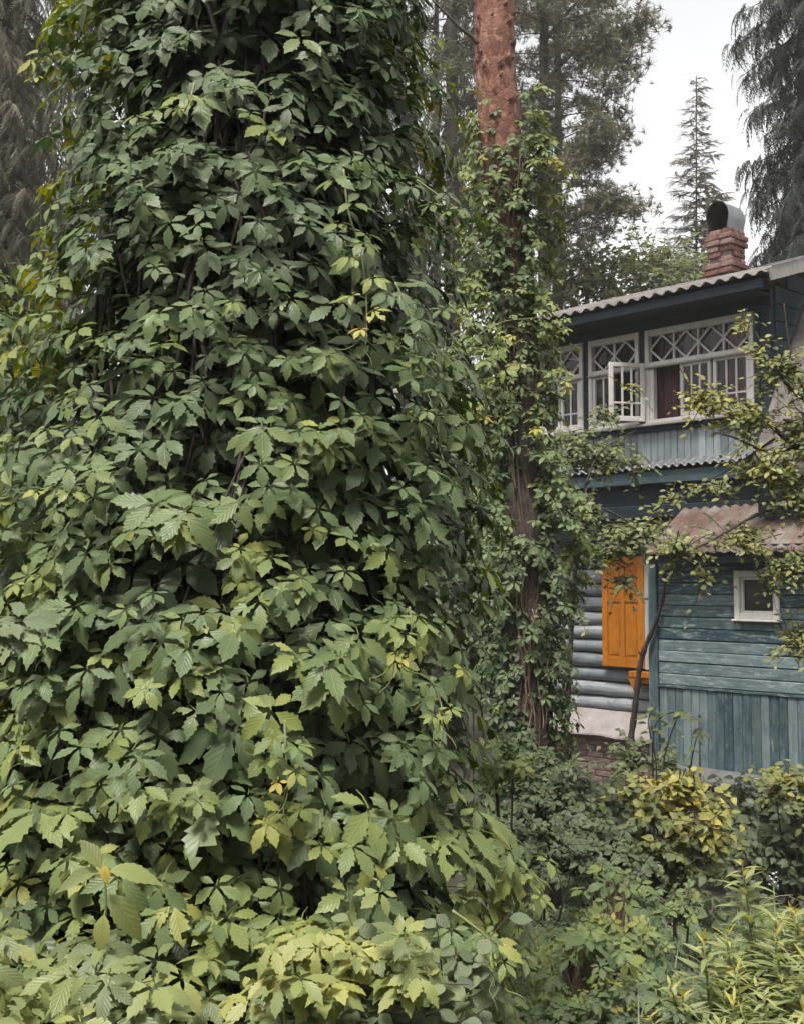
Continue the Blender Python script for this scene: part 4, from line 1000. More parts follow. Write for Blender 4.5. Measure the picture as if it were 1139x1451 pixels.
# shrubs between the creeper and the house
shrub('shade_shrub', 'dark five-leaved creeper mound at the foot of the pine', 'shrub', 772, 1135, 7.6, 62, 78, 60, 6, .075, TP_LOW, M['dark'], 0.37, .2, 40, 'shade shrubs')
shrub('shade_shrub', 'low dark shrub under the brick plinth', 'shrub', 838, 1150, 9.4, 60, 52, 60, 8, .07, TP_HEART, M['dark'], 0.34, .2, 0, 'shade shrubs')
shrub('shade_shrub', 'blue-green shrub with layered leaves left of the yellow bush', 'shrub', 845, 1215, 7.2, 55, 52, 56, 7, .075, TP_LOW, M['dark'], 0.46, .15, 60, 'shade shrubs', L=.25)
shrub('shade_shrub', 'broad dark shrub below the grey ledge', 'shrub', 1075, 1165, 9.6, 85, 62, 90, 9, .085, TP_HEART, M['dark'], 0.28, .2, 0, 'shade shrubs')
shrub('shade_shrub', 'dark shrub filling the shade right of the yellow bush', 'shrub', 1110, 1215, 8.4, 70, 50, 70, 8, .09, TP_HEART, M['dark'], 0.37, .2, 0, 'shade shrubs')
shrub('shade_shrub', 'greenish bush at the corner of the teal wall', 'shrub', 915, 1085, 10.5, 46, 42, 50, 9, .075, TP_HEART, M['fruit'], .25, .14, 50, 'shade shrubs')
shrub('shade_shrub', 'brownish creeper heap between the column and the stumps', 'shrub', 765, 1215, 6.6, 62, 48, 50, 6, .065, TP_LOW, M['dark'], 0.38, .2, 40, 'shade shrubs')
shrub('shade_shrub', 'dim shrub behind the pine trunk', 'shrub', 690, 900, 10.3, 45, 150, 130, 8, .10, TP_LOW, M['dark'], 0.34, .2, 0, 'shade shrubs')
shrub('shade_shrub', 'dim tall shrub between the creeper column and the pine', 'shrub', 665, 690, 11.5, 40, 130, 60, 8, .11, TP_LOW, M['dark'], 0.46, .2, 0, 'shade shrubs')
shrub('shade_shrub', 'light creeper spray beside the lower creeper column', 'shrub', 715, 1085, 5.6, 40, 40, 24, 6, .06, TP_MID, M['creeper'], .55, .1, 60, 'shade shrubs', L=.22)
shrub('edge_bush', 'pale yellowish bush at the end of the grey ledge', 'bush', 1120, 1120, 8.2, 42, 40, 40, 9, .075, TP_OVAL, M['yellow'], .42, .14, 60, None, 'twig', .25, .3, .2)

def sapling_sparse():
    p0 = at(935, 1090, 9.8); g = float(gz(p0[0], 9.8)); root = thing('slender_sapling', 'thin-stemmed sapling with few pale leaves against the teal wall', 'sapling', (p0[0], 9.8, g)); B = np.array([p0[0], 9.8, g])
    PP, RR, SS = [], [], []
    for pp in ([(930, 1090), (925, 1040), (938, 1015), (968, 1006)], [(938, 1085), (950, 1040), (965, 1012), (990, 1020)], [(925, 1060), (918, 1020), (930, 1000)], [(975, 1100), (985, 1050), (995, 1030)]):
        ln = bez([at(x, y, 9.8) for x, y in pp], 6); ln[0][2] = g; m = MB(); m.tube([p - B for p in ln], list(np.linspace(.007, .003, len(ln))), 5); m.build('stem', M['twig'], root)
        for i in range(9):
            p = ln[int(len(ln) * (.3 + .7 * i / 9)) % len(ln)]; PP.append(p); sd = 1 if i % 2 else -1
            RR.append(frames(np.array([[sd, -.3, -.3]]) + rng.normal(0, .3, (1, 3)), np.array([[0, -.6, 1.]]) + rng.normal(0, .3, (1, 3)))[0]); SS.append(rng.uniform(.06, .10))
    PP = np.array(PP); foliage(root, TP_OVAL, PP, np.array(RR), np.array(SS), rng.uniform(.3, .75, len(PP)), M['fruit'], len(PP))
sapling_sparse()

# ------------------------------------------------------------------ small tree in front of the house on the right, climber on the left
def leafy_tree(name, label, cat, basepx, depth, limbs, clusters, size, tpl, mat, tmean, tsd, parts, trunk_r=.06, L=.3):
    b = at(*basepx, depth); g = float(gz(b[0], b[1])); B = np.array([b[0], b[1], g]); root = thing(name, label, cat, tuple(B))
    for k, (pp, r0, r1) in enumerate(limbs):
        ln = bez([at(x, y, d) for x, y, d in pp], 6); 
        if k == 0: ln[0] = B - np.array([0, 0, .1])
        m = MB(); m.tube([p - B for p in ln], list(np.linspace(r0, r1, len(ln))), 7); m.build('trunk' if k == 0 else 'branch', M['twig'], root)
    AP, AR, AS, AT = [], [], [], []; allm = MB()
    for (x, y, d, rx, ry, n, nl, dt) in clusters:
        n = int(n * 1.4); c = at(x, y, d); sc = d / F; u = norm(rng.normal(0, 1, (n, 3))); s0 = c + u * np.array([rx * sc, .22, ry * sc]) * rng.uniform(.1, 1, (n, 1))
        D = u * np.array([1, .6, .5]) + rng.normal(0, .4, (n, 3)); 
        m, P, R, S = twigs(s0 - norm(D) * L * .5, D, rng.uniform(.6, 1.2, n) * L, nl, size, droop=.3, w0=.0045); allm.add([np.array(v) - B for v in m.v], m.f, True)
        AP.append(P); AR.append(R); AS.append(S); AT.append(np.clip(tmean + dt + rng.normal(0, tsd, len(P)), .02, .98))
    o = allm.build('twigs', M['twig'], root); o['kind'] = 'stuff'
    P, R, S, t = map(np.concatenate, (AP, AR, AS, AT))
    foliage(root, tpl, P, R, S, t, mat, parts, score_front(P, S, rng.uniform(.6, 1, len(P))), rest='crown')
leafy_tree('fruit_tree', 'small leafy tree reaching in front of the lattice windows', 'fruit tree', (1330, 1100), 9.0,
    [([(1330, 1150, 9.0), (1320, 900, 9.0), (1290, 720, 9.0), (1250, 560, 9.1)], .075, .04),
     ([(1290, 740, 9.0), (1200, 690, 8.9), (1110, 620, 8.9), (1050, 570, 9.0), (1000, 590, 9.0)], .032, .006), ([(1290, 720, 9.0), (1190, 610, 8.8), (1110, 540, 8.8), (1070, 470, 8.8)], .028, .005),
     ([(1300, 760, 9.0), (1180, 640, 8.9), (1090, 640, 8.8), (1040, 620, 8.8), (1010, 612, 8.8)], .022, .005), ([(1310, 800, 9.0), (1200, 740, 8.8), (1100, 720, 8.8), (1000, 770, 8.8), (930, 800, 8.9)], .026, .004),
     ([(1150, 590, 8.9), (1120, 500, 8.9), (1110, 430, 8.9)], .014, .004), ([(1100, 620, 8.9), (1040, 660, 8.9), (985, 690, 8.9)], .012, .004), ([(1320, 880, 9.0), (1220, 850, 8.8), (1150, 880, 8.8), (1110, 910, 8.8)], .018, .004)],
    [(1000, 565, 9.0, 44, 28, 26, 8, .25), (1060, 590, 8.9, 55, 40, 38, 8, .1), (1115, 520, 8.8, 42, 45, 34, 8, .0), (1130, 610, 8.8, 50, 60, 40, 8, .0), (1055, 452, 8.9, 10, 14, 5, 7, .1), (1075, 500, 8.8, 18, 22, 7, 7, .05),
     (1080, 660, 8.8, 60, 30, 40, 8, .12), (1130, 700, 8.8, 45, 34, 30, 8, -.12), (1020, 690, 8.9, 40, 20, 12, 7, -.1), (960, 700, 9.0, 40, 30, 7, 6, -.05), (1050, 760, 8.8, 70, 28, 30, 7, -.05), (960, 775, 8.9, 50, 26, 22, 7, .0),
     (1120, 800, 8.8, 45, 34, 32, 8, .0), (1000, 815, 8.9, 30, 22, 7, 6, .05), (1090, 818, 8.8, 22, 16, 8, 6, .0), (1130, 905, 8.8, 26, 44, 22, 8, .05), (1180, 650, 8.8, 60, 160, 60, 8, 0), (1185, 860, 8.8, 50, 70, 24, 8, 0), (925, 740, 9.0, 22, 30, 5, 6, 0)],
    .064, TP_OVAL, M['fruit'], .68, .16, 290)
leafy_tree('yellow_bush', 'golden yellow bush with heart-shaped leaves below the teal wall', 'bush', (950, 1262), 7.6,
    [([(950, 1260, 7.6), (945, 1200, 7.6), (950, 1130, 7.6)], .02, .006), ([(948, 1240, 7.6), (975, 1190, 7.55), (1000, 1140, 7.55)], .014, .005), ([(945, 1240, 7.6), (915, 1190, 7.55), (900, 1130, 7.6)], .014, .005)],
    [(900, 1122, 7.6, 24, 20, 12, 8, -.08), (955, 1105, 7.5, 36, 16, 17, 8, .18), (1005, 1132, 7.5, 22, 22, 13, 8, .12), (925, 1150, 7.5, 36, 20, 17, 8, -.06), (985, 1160, 7.4, 34, 24, 20, 8, .08), (1016, 1185, 7.4, 14, 26, 9, 8, .05), (945, 1195, 7.4, 42, 22, 19, 8, -.2), (975, 1228, 7.4, 36, 22, 14, 8, -.24), (895, 1180, 7.6, 22, 32, 11, 7, -.26), (925, 1245, 7.5, 30, 18, 11, 7, -.36)],
    .075, TP_HEART, M['yellow'], .52, .15, 290, L=.24)
leafy_tree('climbing_shrub', 'pale leafed shrub spreading across the facade and over the orange shutter', 'shrub', (800, 1100), 10.6,
    [([(800, 1080, 10.6), (806, 950, 10.6), (815, 800, 10.6), (830, 690, 10.6)], .03, .012), ([(822, 740, 10.6), (850, 720, 10.5), (900, 745, 10.5), (950, 760, 10.4)], .014, .004), ([(828, 690, 10.6), (850, 640, 10.6), (900, 610, 10.6)], .012, .004), ([(815, 800, 10.6), (850, 790, 10.5), (890, 800, 10.5)], .01, .004)],
    [(815, 640, 10.8, 36, 42, 40, 8, -.02), (862, 640, 10.8, 40, 32, 34, 8, -.05), (860, 590, 10.9, 30, 22, 13, 7, -.1), (830, 720, 10.6, 30, 40, 24, 8, -.1), (900, 755, 10.5, 50, 20, 40, 8, .0), (862, 780, 10.5, 40, 22, 26, 8, -.12), (880, 822, 10.5, 26, 22, 9, 6, -.35), (902, 545, 10.9, 12, 10, 4, 6, .2), (900, 660, 10.8, 22, 30, 9, 7, -.1), (815, 850, 10.6, 14, 40, 8, 7, -.1)],
    .072, TP_OVAL, M['fruit'], .50, .16, 200, L=.26)

# ------------------------------------------------------------------ stumps wrapped in dry creeper
def stump(label, px, pyt, depth, w, nleaf):
    c = at(px, pyt, depth); g = float(gz(c[0], depth)); B = np.array([c[0], depth, g]); H = c[2] - g; root = thing('wrapped_stump', label, 'stump', tuple(B), 0, 'creeper-wrapped stumps')
    m = MB(); r = w * depth / F / 2; m.tube([(0, 0, -.1), (.01, 0, H * .4), (0, .01, H * .8), (.02, 0, H)], [r * 1.1, r * .9, r * .85, r * .7], 12); m.build('trunk', M['dry'], root)
    for i in range(22):
        a0 = rng.uniform(0, 2 * pi); q = [((r * 1.02 + rng.uniform(0, .03)) * cos(a0 + .5 * sin(f * 3 + i)), (r * 1.02 + rng.uniform(0, .02)) * sin(a0 + .5 * sin(f * 3 + i)), -.05 + (H + .1) * f) for f in np.linspace(0, 1, 7)]
        m = MB(); m.tube(bez(q, 3), rng.uniform(.003, .007), 4); m.build('dry_stem', M['dry'], root)
    n = nleaf; a = rng.uniform(0, 2 * pi, n); rr = rng.uniform(.0, .22, n); P = B + np.stack([rr * np.cos(a), rr * np.sin(a) * .8 - .03, H + .07 - rr * .35 + rng.uniform(-.02, .08, n)], -1)
    Y = np.stack([np.cos(a), np.sin(a) - .4, -.45 + 0 * a], -1) + rng.normal(0, .25, (n, 3)); Z = np.array([0, -.4, 1.0]) + rng.normal(0, .25, (n, 3))
    foliage(root, TP_MID, P, frames(Y, Z), rng.uniform(.05, .085, n), np.clip(rng.normal(.55, .12, n), .2, .85), M['creeper'], n)
stump('stump wrapped in dry creeper stems below the blue-green shrub', 872, 1262, 5.7, 22, 18)
stump('nearest stump wrapped in dry creeper, topped with pale five-part leaves', 828, 1362, 4.3, 42, 34)

# ------------------------------------------------------------------ goldenrods
def goldenrod(H, seed, tip):
    r = np.random.default_rng(seed); root = thing('goldenrod', 'x', 'plant', (0, 0, 0), 0, 'goldenrod stems at the edge of the garden')
    bend = r.normal(0, .05, 2); c = lambda f: np.array([bend[0] * f * f, bend[1] * f * f, H * f])
    m = MB(); m.tube([c(f) for f in np.linspace(0, 1, 9)], list(np.linspace(.006, .003, 9)), 5); m.build('stem', M['stem_green'], root)
    n = int(H / .009)
    for i in range(n):
        f = .18 + .82 * (i + .5) / n; a = i * 2.4 + r.normal(0, .2); d = np.array([cos(a), sin(a), .55 - .5 * (1 - f) + .5 * max(0, f - .85) / .15])
        s = (.145 - .065 * f + .02 * sin(f * 3)) * r.uniform(.85, 1.15); s *= 1 if f < .9 else .75
        R_ = frames(d[None], (np.array([0, 0, 1.0]) - .4 * d + r.normal(0, .2, 3))[None])[0]
        o = bpy.data.objects.new('leaf', tpl_mesh(TP_LANCE, int(r.integers(0, 5)), 'leaf', M['gold'])); COL.objects.link(o); o.parent = root
        A = np.eye(4); A[:3, :3] = R_ * s; A[:3, 3] = c(f); o.matrix_basis = Matrix(A.tolist()); o['leaf_tint'] = float(np.clip(.36 + .36 * f ** 2 + (tip if f > .93 else 0) + r.normal(0, .06), 0, 1))
    return root
def dup(root, loc, rz, s, label):
    c = root.copy(); COL.objects.link(c); c.location = loc; c.rotation_euler = (rng.normal(0, .05), rng.normal(0, .05), rz); c.scale = (s, s, s); c['label'] = label
    for ch in root.children:
        k = ch.copy(); COL.objects.link(k); k.parent = c
    return c
def goldenrods():
    protos = [goldenrod(.56, 1, .12), goldenrod(.42, 2, .3), goldenrod(.48, 3, .1)]
    spots = [(1068, 1222, 4.5, 0, 'tallest goldenrod stem, rising against the dark shrubs'), (1005, 1335, 4.2, 1, 'goldenrod whose tip glows orange yellow beside the low creeper leaves'), (1040, 1318, 4.3, 1, 'goldenrod with a yellow star-shaped tip just below the tallest stem'),
             (1112, 1322, 4.2, 1, 'yellow-tipped goldenrod at the right edge below the lilac flower'), (1090, 1265, 4.6, 2, None), (1125, 1262, 4.7, 2, None), (1138, 1355, 4.0, 1, None), (975, 1385, 4.1, 2, None), (1015, 1395, 4.0, 2, None), (1055, 1375, 4.0, 1, None),
             (1085, 1400, 3.9, 0, None), (1120, 1420, 3.8, 2, None), (950, 1430, 4.0, 0, None), (990, 1440, 3.8, 2, None), (1035, 1445, 3.7, 0, None), (1070, 1290, 4.4, 0, None), (1100, 1350, 4.3, 0, None), (1030, 1350, 4.4, 2, None), (1150, 1300, 4.4, 0, None),
             (1060, 1330, 4.5, 0, None), (1000, 1370, 4.4, 0, None), (1130, 1390, 4.1, 0, None), (1080, 1440, 3.7, 2, None), (1110, 1300, 4.5, 1, None), (1070, 1345, 4.3, 2, None), (1045, 1420, 3.9, 1, None), (1095, 1375, 4.1, 2, None), (1020, 1370, 4.2, 0, None), (1140, 1440, 3.7, 1, None), (965, 1412, 4.0, 1, None), (1105, 1450, 3.6, 0, None), (1128, 1330, 4.3, 2, None), (1010, 1425, 3.9, 2, None)]
    used = set(); rest = [s_ for s_ in spots if s_[4] is None]; lab_of = {}
    for nm, lo, hi in (('back row', 4.4, 9), ('middle row', 4.05, 4.4), ('front row', 0, 4.05)):
        row = sorted([s_ for s_ in rest if lo <= s_[2] < hi])
        for i, s_ in enumerate(row): lab_of[s_] = 'goldenrod number %s from the left in the %s of the dense yellow-green stand' % (['one', 'two', 'three', 'four', 'five', 'six', 'seven', 'eight', 'nine', 'ten', 'eleven', 'twelve', 'thirteen', 'fourteen'][i], nm)
    for (px, py, d, k, lab) in spots:
        p = at(px, py, d); g = float(gz(p[0], d)); H = (.56, .42, .48)[k]; s = min(1.25, (p[2] - g) / H); lab = lab or lab_of[(px, py, d, k, None)]
        if s < .85: s = .85
        loc = (p[0], p[1], p[2] - H * s); rz = rng.uniform(0, 6.28)
        if k not in used:
            used.add(k); q = protos[k]; q.location = loc; q.rotation_euler = (0, 0, rz); q.scale = (s, s, s); q['label'] = lab
        else: dup(protos[k], loc, rz, s, lab)
goldenrods()
def flower(px, py, d, label):
    p = at(px, py, d); g = float(gz(p[0], d)); root = thing('lilac_flower', label, 'flower', (p[0], d, g), 0); H = p[2] - g
    m = MB(); m.tube([(0, 0, 0), (.01, 0, H * .5), (0, 0, H)], .003, 5); m.build('stem', M['stem_green'], root)
    m = MB()
    for i in range(14):
        f = i / 14; a = i * 2.4; r = .009 * (1 - f * .6); c = np.array([cos(a) * r, sin(a) * r, H - .03 + .055 * f]); dv = np.array([cos(a), sin(a), .4]) * .009; t = np.array([-sin(a), cos(a), 0]) * .006
        m.add([c, c + dv + t, c + dv * 1.3, c + dv - t], [(0, 1, 2, 3)])
    m.build('blossom', M['flower'], root)
flower(1095, 1245, 4.4, 'lilac flower spike right of the tallest goldenrod')

# ------------------------------------------------------------------ ground cover
def ground_cover():
    n = 8200; px = rng.uniform(700, 1180, n); d = 3.7 + 5.0 * rng.random(n) ** 1.15
    x = (px - 569.5) / F * d; h = (rng.uniform(.02, .26, n) + .14 * np.maximum(0, np.sin(x * 2.7 + 1) * np.sin(d * 2.9)) + .06 * np.sin(x * 5 + d * 4)) * np.where(px > 950, .5, 1.0); P = np.stack([x, d, gz(x, d) + np.maximum(h, .02)], -1)
    a = rng.uniform(0, 2 * pi, n); Y = np.stack([np.cos(a), np.sin(a) - .4, -.3 + 0 * a], -1); Z = np.array([0, -.45, 1.0]) + rng.normal(0, .35, (n, 3))
    pn = 1.1 * np.sin(x * 3.1 + d * 2.3) * np.cos(d * 3.7 - x * 1.9) + .5 * np.sin(x * 9 - d * 7); t = np.clip(.27 + .20 * pn + rng.normal(0, .17, n) + .15 * (h > .22), .03, .88); kp = rng.random(n) < np.clip(.75 + .45 * pn, .18, 1); P, Y, Z, t = P[kp], Y[kp], Z[kp], t[kp]; n = len(P)
    V, T, U, C = scatter(TP_LOW, rng.integers(0, len(TP_LOW), n), frames(Y, Z), np.exp(rng.normal(np.log(.034), .38, n)), P, t)
    o = link('ground_cover', mesh_np('ground_cover', V, T, U, C), None, M['creeper']); o['kind'] = 'stuff'; o['label'] = 'low mat of small creeper leaves over the garden floor'; o['category'] = 'ground cover'
    # rest of the garden floor, coarser
    n = 4200; x = rng.uniform(-7, 9, n); y = rng.uniform(5.0, 14, n); P = np.stack([x, y, gz(x, y) + rng.uniform(.02, .3, n)], -1); a = rng.uniform(0, 2 * pi, n)
    keep = ~((y > 11) & (x > -2)) & ~((x > .3) & (y < 6.8)); P, a = P[keep], a[keep]; n = len(P)
    Y = np.stack([np.cos(a), np.sin(a) - .4, -.3 + 0 * a], -1); Z = np.array([0, -.3, 1.0]) + rng.normal(0, .35, (n, 3))
    V, T, U, C = scatter(TP_TRI, rng.integers(0, len(TP_TRI), n), frames(Y, Z), rng.uniform(.06, .11, n), P, np.clip(rng.normal(.5, .2, n), .05, .95))
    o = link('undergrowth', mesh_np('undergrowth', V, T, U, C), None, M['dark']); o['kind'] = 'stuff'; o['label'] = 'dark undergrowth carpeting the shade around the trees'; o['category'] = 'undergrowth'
ground_cover()

# ------------------------------------------------------------------ nearest plants along the bottom of the view
def front_plants():
    # pale yellow creeper sprig
    c = at(470, 1410, 2.35); g = float(gz(c[0], c[1])); B = np.array([c[0], c[1], g]); root = thing('pale_creeper_sprig', 'pale yellow creeper sprig lit up at the foot of the creeper column', 'creeper', tuple(B))
    n = 56; px = np.concatenate([rng.normal(440, 72, n - 14), rng.normal(560, 30, 14)]); py = np.concatenate([1300 + np.abs(rng.normal(0, 75, n - 14)) + .25 * np.abs(px[:n - 14] - 450), rng.normal(1345, 26, 14)]); d = 2.42 - (py - 1300) / 150 * .12 + rng.normal(0, .04, n)
    P = np.stack([(px - 569.5) / F * d, d, 1.6 + (820 - py) / F * d], -1); a = rng.uniform(-1.2, 1.2, n)
    Y = np.stack([np.sin(a), -np.cos(a) * .8, -.35 + 0 * a], -1) + rng.normal(0, .2, (n, 3)); Z = np.array([0, -.5, 1.0]) + rng.normal(0, .3, (n, 3))
    foliage(root, TP_HERO, P, frames(Y, Z), rng.uniform(.05, .085, n), np.clip(.38 + rng.normal(0, .2, n), .05, .85), M['pale'], n)
    for i in range(7):
        e = P[rng.integers(0, n)] - B; m = MB(); m.tube(bez([(rng.normal(0, .05), rng.normal(0, .04), -.05), e * .6 + np.array([0, .06, -.05]), e], 5), .003, 5); m.build('stem', M['stem_green'], root)
    # grey-green shrub with rounded leaves
    c = at(640, 1450, 2.5); g = float(gz(c[0], c[1])); B = np.array([c[0], c[1], g]); root = thing('round_leaved_shrub', 'grey-green shrub with rounded leaves beside the pale yellow sprig', 'shrub', tuple(B))
    starts, dirs, lens = [], [], []
    for i in range(38):
        x, y = rng.uniform(520, 680), rng.uniform(1390, 1520); p = at(x, y, 2.5 + rng.normal(0, .07)); starts.append(p); dirs.append([rng.normal(.1, .6), -.4 + rng.normal(0, .3), rng.uniform(.2, .9)]); lens.append(rng.uniform(.10, .2))
    m, P, R, S = twigs(starts, dirs, lens, 7, .05, .8, 1.0, .1, .3, .0028); m.v = [tuple(np.array(v) - B) for v in m.v]; o = m.build('twigs', M['stem'], root); o['kind'] = 'stuff'
    foliage(root, TP_ROUND, P, R, S, np.clip(rng.normal(.5, .2, len(P)), .05, .95), M['blue'], 200, score_front(P, S))
    for i in range(6):
        e = np.array(starts[i * 5]) - B; m = MB(); m.tube(bez([(rng.normal(0, .05), 0, -.05), e * .5 + np.array([0, .05, .02]), e], 5), .005, 5); m.build('stem', M['stem'], root)
    # sapling at the lower edge
    c = at(120, 1500, 2.15); g = float(gz(c[0], c[1])); B = np.array([c[0], c[1], g]); root = thing('young_sapling', 'pale green sapling with large leaves and a yellow leaf at its tip', 'sapling', tuple(B))
    PP, YY, ZZ, SS, TT = [], [], [], [], []
    def lf(px, py, d, y, z, s, t): PP.append(at(px, py, d)); YY.append(y); ZZ.append(z); SS.append(s); TT.append(t)
    lf(148, 1236, 2.1, (-.45, -.1, .9), (.6, -.8, .4), .065, .40); lf(148, 1236, 2.1, (1, -.1, .28), (-.2, -.6, 1), .085, .38); lf(148, 1236, 2.1, (-1, -.15, .05), (.1, -.6, 1), .08, .34); lf(147, 1222, 2.08, (.25, -.5, -.6), (.1, -1, .6), .034, .96)
    lf(150, 1262, 2.1, (.55, .1, -.8), (.2, -.9, .7), .09, .22); lf(149, 1290, 2.08, (-.05, -.4, -.9), (0, -1, .5), .06, .45)
    stem = bez([B - np.array([0, 0, .05]), at(135, 1400, 2.13), at(150, 1300, 2.1), at(148, 1222, 2.1)], 6); m = MB(); m.tube([p - B for p in stem], list(np.linspace(.004, .0018, len(stem))), 6); m.build('stem', M['stem_green'], root)
    foliage(root, TP_BIG, np.array(PP), frames(np.array(YY, float), np.array(ZZ, float)), np.array(SS), np.array(TT), M['pale'], len(PP))
    n = 70; px = rng.uniform(-40, 235, n); py = 1300 + rng.uniform(0, 1, n) ** .9 * 210; d = 2.2 - (py - 1290) / 200 * .2 + rng.normal(0, .05, n)
    P = np.stack([(px - 569.5) / F * d, d, 1.6 + (820 - py) / F * d], -1); a = rng.normal(0, .9, n); Y = np.stack([np.sin(a), -np.cos(a) * .8, -.3 + 0 * a], -1) + rng.normal(0, .15, (n, 3)); Z = np.array([0, -.45, 1.0]) + rng.normal(0, .25, (n, 3))
    c = at(70, 1500, 2.1); g = float(gz(c[0], c[1])); B2 = np.array([c[0], c[1], g]); r2 = thing('front_creeper', 'pale green creeper growing around the stem of the young sapling', 'creeper', tuple(B2))
    tint = np.clip(np.where(px < 150, .26, .10) + rng.normal(0, .17, n), .02, .75)
    foliage(r2, TP_HERO, P, frames(Y, Z), rng.uniform(.045, .085, n), tint, M['pale'], n)
    for i in range(9):
        e = P[rng.integers(0, n)] - B2; m = MB(); m.tube(bez([(rng.normal(0, .1), rng.normal(0, .04), -.05), e * .55 + np.array([0, .06, -.05]), e], 5), .003, 5); m.build('stem', M['stem'], r2)
    # bluish leaf cluster entering at the side
    c = at(-60, 1000, 2.0); B = np.array([c[0], c[1], float(gz(c[0], c[1]))]); root = thing('near_branch', 'blue-green leaf cluster reaching in at the side of the creeper column', 'branch', tuple(B))
    m = MB(); m.tube([p - B for p in bez([B, at(-90, 1100, 2.0), at(-50, 930, 2.0), at(10, 890, 2.0)], 6)], list(np.linspace(.012, .003, 19)), 6); m.build('stem', M['stem_green'], root)
    n = 7; px = np.array([12, -20, 30, -40, 5, -10, 25.]); py = np.array([885, 895, 880, 930, 905, 880, 900.]); d = np.full(n, 2.0); P = np.stack([(px - 569.5) / F * d, d, 1.6 + (820 - py) / F * d], -1)
    foliage(root, TP_HERO, P, frames(np.array([[.8, -.5, -.3]] * n) + rng.normal(0, .35, (n, 3)), np.array([[0, -.35, 1.]] * n) + rng.normal(0, .2, (n, 3))), np.full(n, .068), rng.uniform(.45, .9, n), M['blue'], n)
front_plants()

# ------------------------------------------------------------------ trees beyond
def conifer(name, label, px, depth, pyt, pyb, hw_, nb, style, mat, tm=.5, seed=0, dens=1.0, trunk=.16, group='trees beyond the house', droop=.3, lean=0.0, profile=None, size=.4, bmat='trunk', lobes=()):
    """conifer: tapered trunk, whorled limbs, needle sprays; pyt / pyb photo rows of top and lowest limb; hw_ half width (px) at the lowest limb"""
    r = np.random.default_rng(seed); top = at(px + lean, pyt, depth); low = at(px, pyb, depth); g = float(gz(low[0], depth)); B = np.array([low[0], depth, g]); root = thing(name, label, 'tree', tuple(B), 0, group)
    H = top[2] - g; sc = depth / F; axis = lambda z: np.array([top[0] * 0 + low[0] + (top[0] - low[0]) * max(0, (z - low[2]) / (top[2] - low[2])), depth, z])
    m = MB(); zs = np.linspace(g - .2, top[2], 14); m.tube([axis(z) - B for z in zs], [max(.015, trunk * (1 - .95 * i / 13)) for i in range(14)], 9); m.build('trunk', M[bmat], root)
    limbs = MB(); P, Y, Z, S = [], [], [], []
    for k in range(nb):
        f = (k + r.random()) / nb; z = top[2] - (top[2] - low[2]) * f ** .9; a = k * 2.4 + r.normal(0, .3)
        w_ = hw_ * sc * (profile(f) if profile else (.12 + .88 * f ** .8)) * r.uniform(.5, 1.22); c = axis(z); d = np.array([cos(a), sin(a), 0])
        rise = {'spruce': -.35, 'pine': .25, 'thin': .12}[style]; q = []
        for t in np.linspace(0, 1, 5): q.append(c + d * w_ * t + np.array([0, 0, w_ * (rise * t - droop * t * t + (.18 * t ** 3 if style == 'spruce' else 0))]))
        limbs.tube([p - B for p in q], list(np.linspace(.012 + .02 * w_ / 3, .006, 5)), 4, False)
        ns = max(3, int(w_ / .16 * dens)) if style != 'pine' else max(3, int(w_ / .28 * dens))
        for i in range(ns):
            t = (.18 + .82 * (i + r.random()) / ns) if style != 'pine' else min(1.08, .40 + .65 * r.random() ** .7); j = min(int(t * 4), 3); u = t * 4 - j; p = q[j] * (1 - u) + q[j + 1] * u
            sd = np.array([-d[1], d[0], 0]) * r.choice([-1, 1])
            if style == 'pine':
                c0 = p + r.normal(0, .14, 3) * np.array([1, 1, .55]) * w_ * .5
                for _ in range(7): P.append(c0 + r.normal(0, .15, 3) * np.array([1, 1, .7])); Y.append(r.normal(0, .6, 3) + np.array([0, 0, .3])); Z.append(r.normal(0, .4, 3) + np.array([0, 0, 1.])); S.append(size * r.uniform(.6, 1.3))
                continue
            elif style == 'spruce': p = p + r.normal(0, .06, 3); Y.append(d * .5 + sd * r.uniform(.2, .9) + np.array([0, 0, -.55 - .5 * r.random()])); Z.append(np.array([0, 0, 1.0]) + d * .8 + r.normal(0, .3, 3))
            else: p = p + r.normal(0, .04, 3); Y.append(d * .7 + sd * r.uniform(.1, .9) + np.array([0, 0, .1])); Z.append(np.array([0, 0, 1.0]) + r.normal(0, .3, 3))
            P.append(p); S.append(size * r.uniform(.7, 1.3) * (.6 + .4 * min(1, w_ / 1.0)))
    for (pl, rp_, cnt) in lobes:
        ln = bez([at(x, y, depth + dd) for x, y, dd in pl], 5); limbs.tube([p - B for p in ln], list(np.linspace(.05, .012, len(ln))), 5, False)
        for _ in range(cnt):
            t = r.random() ** .55; p = ln[int(t * (len(ln) - 1))] + r.normal(0, rp_ * sc, 3) * np.array([1, 1, .6])
            for _ in range(7): P.append(p + r.normal(0, .16, 3) * np.array([1, 1, .7])); Y.append(r.normal(0, .6, 3) + np.array([0, 0, .3])); Z.append(r.normal(0, .4, 3) + np.array([0, 0, 1.])); S.append(size * r.uniform(.6, 1.3))
    o = limbs.build('limbs', M[bmat], root); o['kind'] = 'stuff'
    P, Y, Z, S = map(np.array, (P, Y, Z, S)); tpl = {'spruce': TP_HANG, 'pine': TP_TUFT, 'thin': TP_SPRAY}[style]
    foliage(root, tpl, P, frames(Y, Z), S, np.clip(r.normal(tm, .2, len(P)), .02, .98), mat, rest='crown')
    return root, len(P)
spr = M['needle']; hazed = M['hazed_needle']
pp = lambda f: (.35 + .65 * sin(min(1, f * 1.15) * pi) ** .7)
